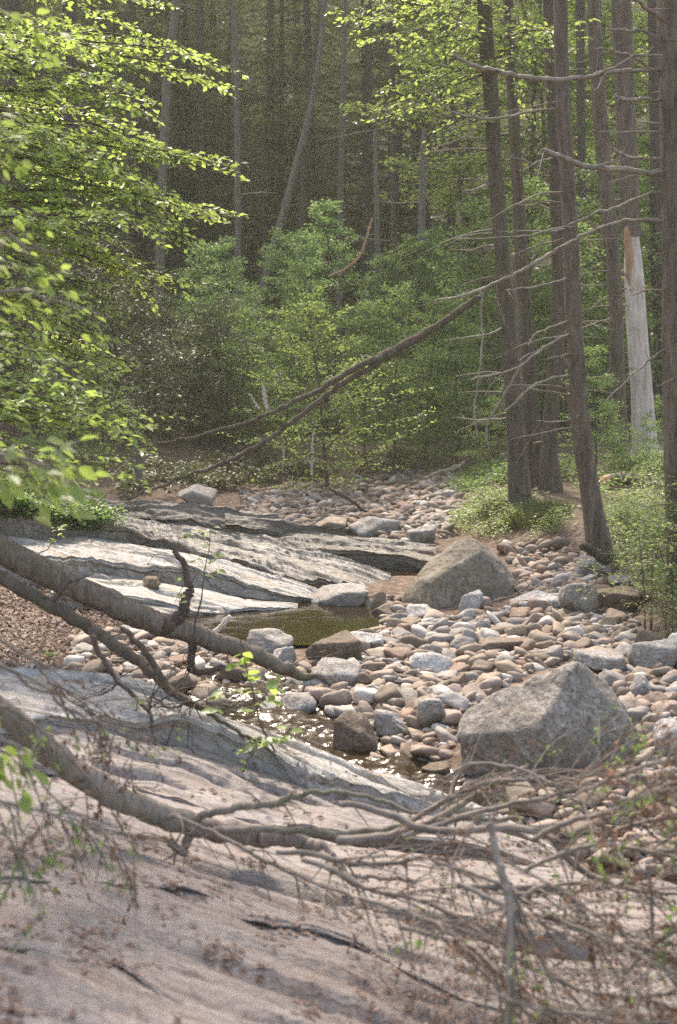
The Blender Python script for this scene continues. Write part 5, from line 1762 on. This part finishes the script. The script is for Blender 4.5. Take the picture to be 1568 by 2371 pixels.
# the fallen treetop of dry limbs low at the right
DRY = 'dry limbs of the fallen treetop over the pink slab'
dry = [
    ('longest dry limb rising from the grey log towards the peaked boulder', [(784, 1948, 15), (884, 1940, 15), (984, 1910, 14), (1064, 1865, 11), (1134, 1820, 9), (1219, 1775, 7)], [5.2, 5.6], 16, 8, .15),
    ('wavy dry limb running level from the slab towards the view edge', [(784, 1862, 10), (834, 1865, 11), (909, 1890, 12), (1009, 1925, 12), (1134, 1918, 12), (1209, 1920, 12), (1274, 1940, 12), (1310, 1985, 12), (1384, 2035, 11), (1479, 2060, 8), (1580, 2070, 6)], [5.2, 4.8], 26, 10, .12),
    ('dry limb crossing the longest limb in front of the boulder foot', [(869, 1950, 8), (934, 1915, 9), (1009, 1865, 9), (1084, 1830, 8), (1144, 1810, 8), (1209, 1806, 6), (1260, 1800, 4)], [5.3, 5.5], 14, 12, .1),
    ('dry limb fork sweeping up past the dark boulder foot', [(934, 1940, 9), (1014, 1910, 9), (1109, 1880, 9), (1194, 1860, 8), (1264, 1847, 7), (1324, 1825, 5)], [5.1, 5.2], 16, 14, .25),
    ('straight dry limb slanting up to the bright white rock', [(1234, 1945, 9), (1304, 1907, 9), (1399, 1882, 9), (1484, 1857, 9), (1564, 1822, 8), (1640, 1790, 6)], [4.9, 4.7], 22, 22, .3),
    ('forked dry limb spread under the straight slanting limb', [(1214, 2015, 7), (1309, 1975, 8), (1384, 1950, 8), (1434, 1920, 8), (1504, 1902, 7), (1600, 1880, 5)], [4.8, 4.7], 26, 24, .35),
    ('level dry stick lying across the pale gap in the treetop', [(1059, 2055, 8), (1164, 2055, 9), (1309, 2065, 9), (1420, 2050, 7), (1500, 2030, 5)], [4.7, 4.6], 18, 8, .2),
    ('dark upright stem standing out of the treetop', [(1134, 1905, 9), (1150, 1975, 12), (1164, 2025, 13), (1179, 2085, 14), (1184, 2135, 14), (1182, 2240, 13), (1178, 2380, 12)], [4.1, 3.9], 20, 14, .35),
    ('thin dry stick slanting down over the pale gap', [(999, 1990, 6), (1084, 2020, 7), (1164, 2050, 7), (1240, 2090, 5)], [4.8, 4.6], 10, 6, .2),
    ('dry limb dropping away below the pale gap', [(1059, 2045, 9), (1159, 2090, 9), (1234, 2125, 8), (1310, 2170, 6)], [4.6, 4.4], 18, 10, .2),
    ('low dry limb along the lower slab edge of the treetop', [(700, 1990, 8), (784, 2020, 9), (860, 2060, 9), (940, 2075, 8), (1030, 2110, 7), (1150, 2180, 6)], [5.0, 4.5], 24, 6, .1),
    ('dry limb bowed over the dark hollow', [(1220, 2075, 9), (1258, 2052, 10), (1300, 2062, 10), (1340, 2098, 9), (1372, 2150, 6)], [4.6, 4.5], 10, 8, .1),
    ('pair limb slanting below the bowed limb', [(1204, 2110, 7), (1280, 2125, 8), (1360, 2140, 7), (1440, 2150, 5)], [4.5, 4.4], 16, 8, .2),
    ('dry limb at the bottom of the treetop pointing to the edge', [(924, 2148, 8), (1000, 2165, 8), (1060, 2190, 7), (1130, 2240, 6), (1220, 2310, 5)], [4.4, 4.1], 22, 10, .15),
    ('lowest dry limb of the treetop in brown shade', [(1180, 2210, 8), (1260, 2255, 8), (1340, 2290, 7), (1440, 2310, 6), (1560, 2300, 5)], [4.2, 4.0], 26, 14, .15),
    ('dry limb rising from the treetop bottom to the view edge', [(1454, 2245, 6), (1500, 2200, 7), (1545, 2162, 8), (1620, 2120, 6)], [4.1, 4.0], 16, 16, .15),
    ('dry limb with brown needles level with the boulder foot', [(1384, 1990, 6), (1440, 1962, 7), (1500, 1970, 7), (1568, 1968, 6), (1640, 1960, 5)], [4.6, 4.4], 22, 30, .3),
    ('needle covered limb in front of the boulder corner', [(1300, 1860, 4), (1370, 1825, 5), (1440, 1790, 6), (1510, 1770, 6), (1600, 1750, 5)], [4.5, 4.3], 24, 34, .2),
    ('needle covered limb hanging at the view edge below the white rock', [(1420, 1900, 4), (1480, 1850, 5), (1540, 1820, 6), (1620, 1800, 6)], [4.2, 4.1], 26, 34, .3),
    ('brown needled limb low in the corner of the treetop', [(1300, 2130, 5), (1390, 2170, 6), (1480, 2210, 7), (1600, 2280, 7)], [4.1, 3.9], 28, 30, .1),
    ('brown needled limb across the bottom corner', [(1120, 2290, 5), (1230, 2330, 6), (1350, 2350, 7), (1500, 2380, 7)], [3.9, 3.8], 28, 26, .1),
    ('dry crooked limb rising from the run to the boulder corner', [(1009, 1905, 6), (1040, 1850, 7), (1060, 1800, 6), (1090, 1770, 4)], [5.6, 5.6], 8, 4, .1),
    ('thin dry limb arched before the boulder undercut', [(1036, 1800, 5), (1090, 1768, 5), (1180, 1775, 5), (1250, 1800, 5), (1300, 1830, 4)], [5.4, 5.2], 10, 10, .1),
    ('dry limb lying low between grey log and treetop', [(640, 1975, 8), (720, 1975, 9), (800, 1996, 9), (880, 2000, 8), (985, 1985, 6), (1060, 1990, 5)], [5.1, 4.8], 22, 8, .15),
    ('dry limb bundle member sweeping to the lower corner', [(830, 2080, 8), (930, 2110, 9), (1030, 2150, 8), (1110, 2210, 7), (1180, 2280, 6)], [4.5, 4.1], 24, 12, .12),
]
for k, (lab, pts, ys, tw, nd_, gr) in enumerate(dry):
    log('dry_branch', lab, 'branch', [(a, b, w * 1.6) for a, b, w in pts], ys, 'twig', 730 + k, 8, 0.10, (), 0.004, DRY, twigs=int(tw * 0.7), needles=nd_ * 1.0, green=gr, tl=(.15, .55), hang=.2, spread=.32)

# hanging hemlock boughs close by at the left edge
HB = 'half dead hemlock boughs hanging near the grey log'
for k, (lab, pts, ys, tw, nd_, gr, mt) in enumerate([
    ('half dead hemlock bough drooping over the long pale slab', [(-120, 1480, 10), (60, 1575, 9), (160, 1640, 8), (260, 1690, 6), (330, 1720, 4)], [4.9, 5.1], 60, 26, .3, 'twig'),
    ('upper half dead hemlock bough between mossy log and pale slab', [(-120, 1420, 9), (40, 1500, 8), (130, 1590, 7), (220, 1660, 5)], [4.9, 5.1], 50, 24, .25, 'twig'),
    ('half dead hemlock bough crossing the grey log', [(-120, 1590, 9), (60, 1660, 8), (150, 1740, 7), (240, 1850, 4)], [4.6, 4.8], 50, 26, .3, 'twig'),
    ('green tipped hemlock bough under the grey log', [(-120, 1700, 9), (30, 1750, 8), (110, 1830, 6), (190, 1900, 4)], [4.3, 4.5], 56, 34, .6, 'twig'),
    ('low half dead hemlock bough spread over the streaked slab', [(-120, 1800, 9), (60, 1870, 8), (180, 1910, 6), (330, 1950, 4)], [4.4, 4.7], 60, 26, .25, 'twig'),
    ('lowest dark green hemlock bough at the view edge', [(-120, 1880, 9), (0, 1930, 8), (60, 1990, 5)], [4.1, 4.2], 50, 40, .7, 'twig')]):
    log('hemlock_bough', lab, 'branch', pts, ys, mt, 780 + k, 7, 0.1, (), 0.012, HB, twigs=int(tw * .28), needles=int(nd_ * .5), green=gr, tl=(.10, .34), hang=.7, nd=1.1)
leafy_bough('blurred whitish green leaves beside the grey log at the view edge', at_y(-140, 1640, 4.2), at_y(120, 1790, 4.2), 42, .06, 610, .12)


# --- small leafy shoots in front of the ledges
def shoot(label, pts, Y, leaves_at, leaf, seed):
    rs = np.random.RandomState(seed)
    W = np.array([at_y(a, b, Y) for a, b in pts])
    t = thing('leafy_shoot', label, 'plant', W[0])
    mb = MB()
    C, R = tube(mb, W - W[0], np.linspace(.006, .0018, len(W)), 6, 24, .05, seed, .01)
    for a, b in leaves_at:
        q = at_y(a, b, Y + rs.normal(0, .08)) - W[0]
        k = np.linalg.norm(C - q, axis=1).argmin()
        tube(mb, [C[k], (C[k] + q) * .5 + [0, 0, .02], q], [.002, .0015, .001], 3, 4)
        for z in range(rs.randint(2, 5)):
            an = rs.uniform(0, 6.28)
            ax = np.array([math.cos(an), math.sin(an) * .8 - .2, rs.uniform(-.5, .1)])
            ax /= np.linalg.norm(ax)
            nr = np.array([0, -.15, 1.0]) + rs.normal(0, .3, 3)
            sd_ = np.cross(nr, ax)
            sd_ /= np.linalg.norm(sd_)
            nn = np.cross(ax, sd_)
            l = leaf * rs.uniform(.6, 1.15)
            o = put('leaf', LEAF, t)
            p = q + rs.normal(0, .012, 3)
            o.matrix_local = Matrix(((ax[0] * l, sd_[0] * l, nn[0] * l, p[0]), (ax[1] * l, sd_[1] * l, nn[1] * l, p[1]), (ax[2] * l, sd_[2] * l, nn[2] * l, p[2]), (0, 0, 0, 1)))
    mb.obj('stem', M['twig_dark'], t)


shoot('leafy maple shoot with broad pale leaves over the glinting run', [(655, 1770), (610, 1690), (585, 1600), (560, 1500), (545, 1420)], 7.4,
      [(545, 1545), (600, 1560), (625, 1590), (585, 1600), (650, 1575), (540, 1600), (560, 1640), (610, 1630), (640, 1620), (575, 1560), (560, 1520), (510, 1610), (500, 1640), (665, 1700), (620, 1710), (590, 1720)], .075, 801)
shoot('slender shoot with small leaves beside the upcurved stub', [(440, 1500), (462, 1400), (478, 1310), (488, 1215)], 8.4,
      [(440, 1238), (492, 1225), (470, 1260), (500, 1290), (455, 1300), (480, 1330), (430, 1375), (445, 1395), (505, 1320), (420, 1340), (470, 1230)], .055, 802)
shoot('low shoot with yellow green leaves on the long pale slab', [(560, 1790), (575, 1755), (600, 1730)], 7.0, [(555, 1775), (590, 1735), (610, 1725), (640, 1712), (560, 1740)], .05, 803)
shoot('little leafy shoot at the top of the ridged shelf', [(70, 1300), (120, 1260), (140, 1225)], 12.0, [(130, 1225), (140, 1240), (115, 1250), (150, 1215)], .07, 804)


# --- ground cover, grass and leaf litter
def cover(name, label, poly, n, mat, hgt, leaf, seed, blades=False, k=7, wr=0.55, surf=False, wpoly=None):
    rs = np.random.RandomState(seed)
    p = np.array(poly)
    X = rs.uniform(p[:, 0].min(), p[:, 0].max(), n * 4)
    Y = rs.uniform(p[:, 1].min(), p[:, 1].max(), n * 4)
    Pw = []
    # sample evenly over the lifted polygon
    W = np.array([on_ground(a, b) for a, b in poly]) if wpoly is None else np.array(wpoly)
    wx = rs.uniform(W[:, 0].min(), W[:, 0].max(), n * 3)
    wy = rs.uniform(W[:, 1].min(), W[:, 1].max(), n * 3)
    ok = inside([tuple(w[:2]) for w in W], wx, wy)
    wx, wy = wx[ok][:n], wy[ok][:n]
    wz = ground(wx, wy)
    B = np.stack([wx, wy, wz], -1)
    if surf:
        ok = inside(poly, X, Y)
        B = np.array([q for q in (lie(a, b)[0] for a, b in list(zip(X[ok], Y[ok]))[:n]) if q is not None and q[1] < 22])
        wx, wy = B[:, 0], B[:, 1]
    ed_ = fbm(np.stack([B[:, 0] * 2.2, B[:, 1] * 1.7, B[:, 0] * 0], -1), 3, seed + 3)
    B = B[ed_ > -0.28]
    wx, wy = B[:, 0], B[:, 1]
    N = len(B)
    mb = MB()
    pat = 0.55 + 0.6 * np.clip(fbm(np.stack([wx * 1.6, wy * 1.2, 0 * wx], -1), 3, seed) + .5, 0, 1)
    for j in range(k):
        a = rs.uniform(0, 6.28, N)
        if blades:
            ax = np.stack([np.cos(a) * .5, np.sin(a) * .5, np.ones(N)], -1)
            ln = hgt * pat * rs.uniform(.5, 1.2, N)
            nr = np.stack([-np.sin(a), np.cos(a), 0 * a + .2], -1)
            leaf_quads(mb, B + np.stack([rs.normal(0, .04, N), rs.normal(0, .04, N), 0 * a], -1), ax, nr, ln, ln * wr)
        else:
            ax = np.stack([np.cos(a), np.sin(a), rs.uniform(-.3, .5, N)], -1)
            nr = np.array([0, 0, 1.0]) + rs.normal(0, .45, (N, 3))
            ln = leaf * rs.uniform(.6, 1.3, N)
            leaf_quads(mb, B + np.stack([rs.normal(0, .05, N), rs.normal(0, .05, N), hgt * pat * rs.uniform(.15, 1, N)], -1), ax, nr, ln, ln * wr)
    return tag(mb.obj(name, M[mat], smooth=False), label, kind='stuff')


cover('ground_cover', 'sunlit low green plants on the bank between trunks and cobbles', [(1040, 1238), (1060, 1180), (1120, 1150), (1200, 1165), (1330, 1190), (1345, 1240), (1260, 1252), (1160, 1256)], 1500, 'leaf_pale', .2, .045, 901)
cover('grass', 'thin yellow green grass on the bank beside the dirt path', [(1100, 1240), (1140, 1180), (1250, 1185), (1340, 1200), (1350, 1250)], 900, 'leaf_olive', .22, .2, 902, True, 5, .05)
cover('ground_cover', 'pale green plants thick on the bank below the massive trunk', [(1395, 1285), (1400, 1190), (1440, 1150), (1568, 1140), (1680, 1160), (1680, 1400), (1560, 1440), (1480, 1400), (1430, 1330)], 2400, 'leaf_pale', .24, .045, 903)
cover('ground_cover', 'low green plants around the path between the bank trunks', [(1030, 1150), (1080, 1100), (1200, 1090), (1330, 1090), (1340, 1110), (1200, 1125), (1120, 1150)], 1000, 'leaf_mid', .3, .06, 904)
cover('ground_cover', 'green plants under the fallen log on the bank', [(1390, 1150), (1400, 1080), (1600, 1060), (1700, 1130), (1568, 1150)], 1500, 'leaf_pale', .3, .055, 905)
cover('ground_cover', 'dense green plants between the pale ledge and the ridged shelf', [(-60, 1205), (-60, 1140), (60, 1120), (150, 1150), (240, 1190), (310, 1225), (330, 1245), (200, 1236), (80, 1212)], 1300, 'leaf_mid', .20, .055, 906, surf=True)
cover('ground_cover', 'dim plants along the shaded far shore under the thicket', [(250, 1165), (300, 1110), (500, 1090), (700, 1085), (900, 1080), (1000, 1085), (880, 1105), (600, 1130), (420, 1150)], 1700, 'leaf_olive', .4, .08, 907)

cover('ground_cover', 'low green plants and seedlings spreading over the soil of the wooded bank', [(0, 0), (1, 1)], 5200, 'leaf_mid', .2, .055, 908, k=6, wpoly=[(2.75, 3.5), (7.5, 3.5), (8.5, 22), (3.2, 22), (2.95, 15), (2.6, 10)])
# shrubs at the view edge on the right bank
RB = broadleaf_parts(931, h=.95, spread=.5, mat='leaf_pale', nb=26, leaf=.04, gap=.028, twl=.26, puff=.02, stems=5, r=.008, c0=.08, droop=.15, ntw=9)
for k, (px, py, s, lab) in enumerate([(1545, 1440, 1.0, 'fine leaved green shrub overhanging the cobbles at the view edge'), (1600, 1380, 1.2, 'taller fine leaved shrub at the view edge under the massive trunk'), (1500, 1330, .62, 'small fine leaved shrub between curved trunk and massive trunk'),
                                      (1560, 1290, .8, 'fine leaved shrub close before the massive trunk'), (1540, 1480, .5, 'little shrub drooping over the overgrown bank boulder'), (1455, 1235, .5, 'little pale shrub next to the curved trunk foot')]):
    P = on_ground(px, py)
    plant_tree(RB, 'shrub', lab, 'bush', P[0], P[1], k * 1.3, s)


def litter(name, label, n, box, seed, ln=(.03, .07), dens=None, up=0.004, mat='litter', curl=.5):
    rs = np.random.RandomState(seed)
    pos, nrm = [], []
    tries = 0
    while len(pos) < n and tries < n * 8:
        tries += 1
        a, b = rs.uniform(box[0], box[2]), rs.uniform(box[1], box[3])
        if dens is not None and rs.rand() > dens(a, b):
            continue
        p, q = lie(a, b)
        if p is None or p[1] > 14:
            continue
        pos.append(p)
        nrm.append(q if q[2] > 0 else -q)
    pos, nrm = np.array(pos), np.array(nrm)
    N = len(pos)
    mb = MB()
    nr = nrm + rs.normal(0, curl * .6, (N, 3))
    a = rs.uniform(0, 6.28, N)
    ax = np.stack([np.cos(a), np.sin(a), 0 * a], -1)
    ax -= (ax * nrm).sum(1)[:, None] * nrm
    l = rs.uniform(ln[0], ln[1], N)
    leaf_quads(mb, pos + nrm * (up + .3 * l[:, None] * rs.rand(N)[:, None] * .3) - ax * l[:, None] * .5, ax, nr, l, l * rs.uniform(.35, .7, N), fold=curl)
    return tag(mb.obj(name, M[mat], smooth=False), label, kind='stuff')


def in_poly(poly, soft=0):
    return lambda a, b: float(inside(poly, np.array([a]), np.array([b]))[0])


litter('leaf_litter', 'dry pale brown leaves heaped on the bank under the mossy log', 3200, (-40, 1340, 420, 1560), 951, (.035, .075), in_poly([(-40, 1345), (60, 1350), (200, 1400), (330, 1470), (420, 1540), (250, 1560), (-40, 1540)]))


def patchy(a, b):
    v = fbm(np.array([[a / 150.0 - b / 400.0, b / 60.0, 0.3]]), 3, 66)[0]
    edge = max(0.0, 1 - a / 520.0) * (0.4 + 0.6 * min(1, max(0, (b - 1950) / 250.0)))
    return float(np.clip(v * 1.5 + 0.75 * edge - .25, 0.012, 1))


litter('leaf_litter', 'reddish brown dead leaves drifted over the lower slab', 900, (-60, 1900, 900, 2440), 952, (.015, .042), patchy, curl=.22, mat='litter_red')
litter('leaf_litter', 'scattered dead leaves and needles under the dry treetop', 1800, (800, 1950, 1640, 2440), 953, (.01, .035), None, curl=.25, mat='litter_red')
litter('leaf_litter', 'scattered dead leaves along the cracks of the slabs', 300, (100, 1560, 1250, 1950), 954, (.02, .05), None, curl=.35)


# ================================================================== THE AIR
def haze():
    bm = bmesh.new()
    bmesh.ops.create_cube(bm, size=1.0)
    me = bpy.data.meshes.new('haze')
    bm.to_mesh(me)
    bm.free()
    m = bpy.data.materials.new('haze')
    m.use_nodes = True
    nt = m.node_tree
    nt.nodes.remove(nt.nodes['Principled BSDF'])
    v = nt.nodes.new('ShaderNodeVolumePrincipled')
    v.inputs['Color'].default_value = (0.95, 0.90, 0.74, 1)
    v.inputs['Density'].default_value = HAZE
    v.inputs['Anisotropy'].default_value = 0.25
    nt.links.new(v.outputs[0], nt.nodes['Material Output'].inputs['Volume'])
    me.materials.append(m)
    o = put('haze', me)
    o.scale = (94, 104, 56)
    o.location = (0, 36, 25)
    tag(o, 'thin warm haze hanging in the wooded valley', kind='stuff')


HAZE = 0.0012
haze()
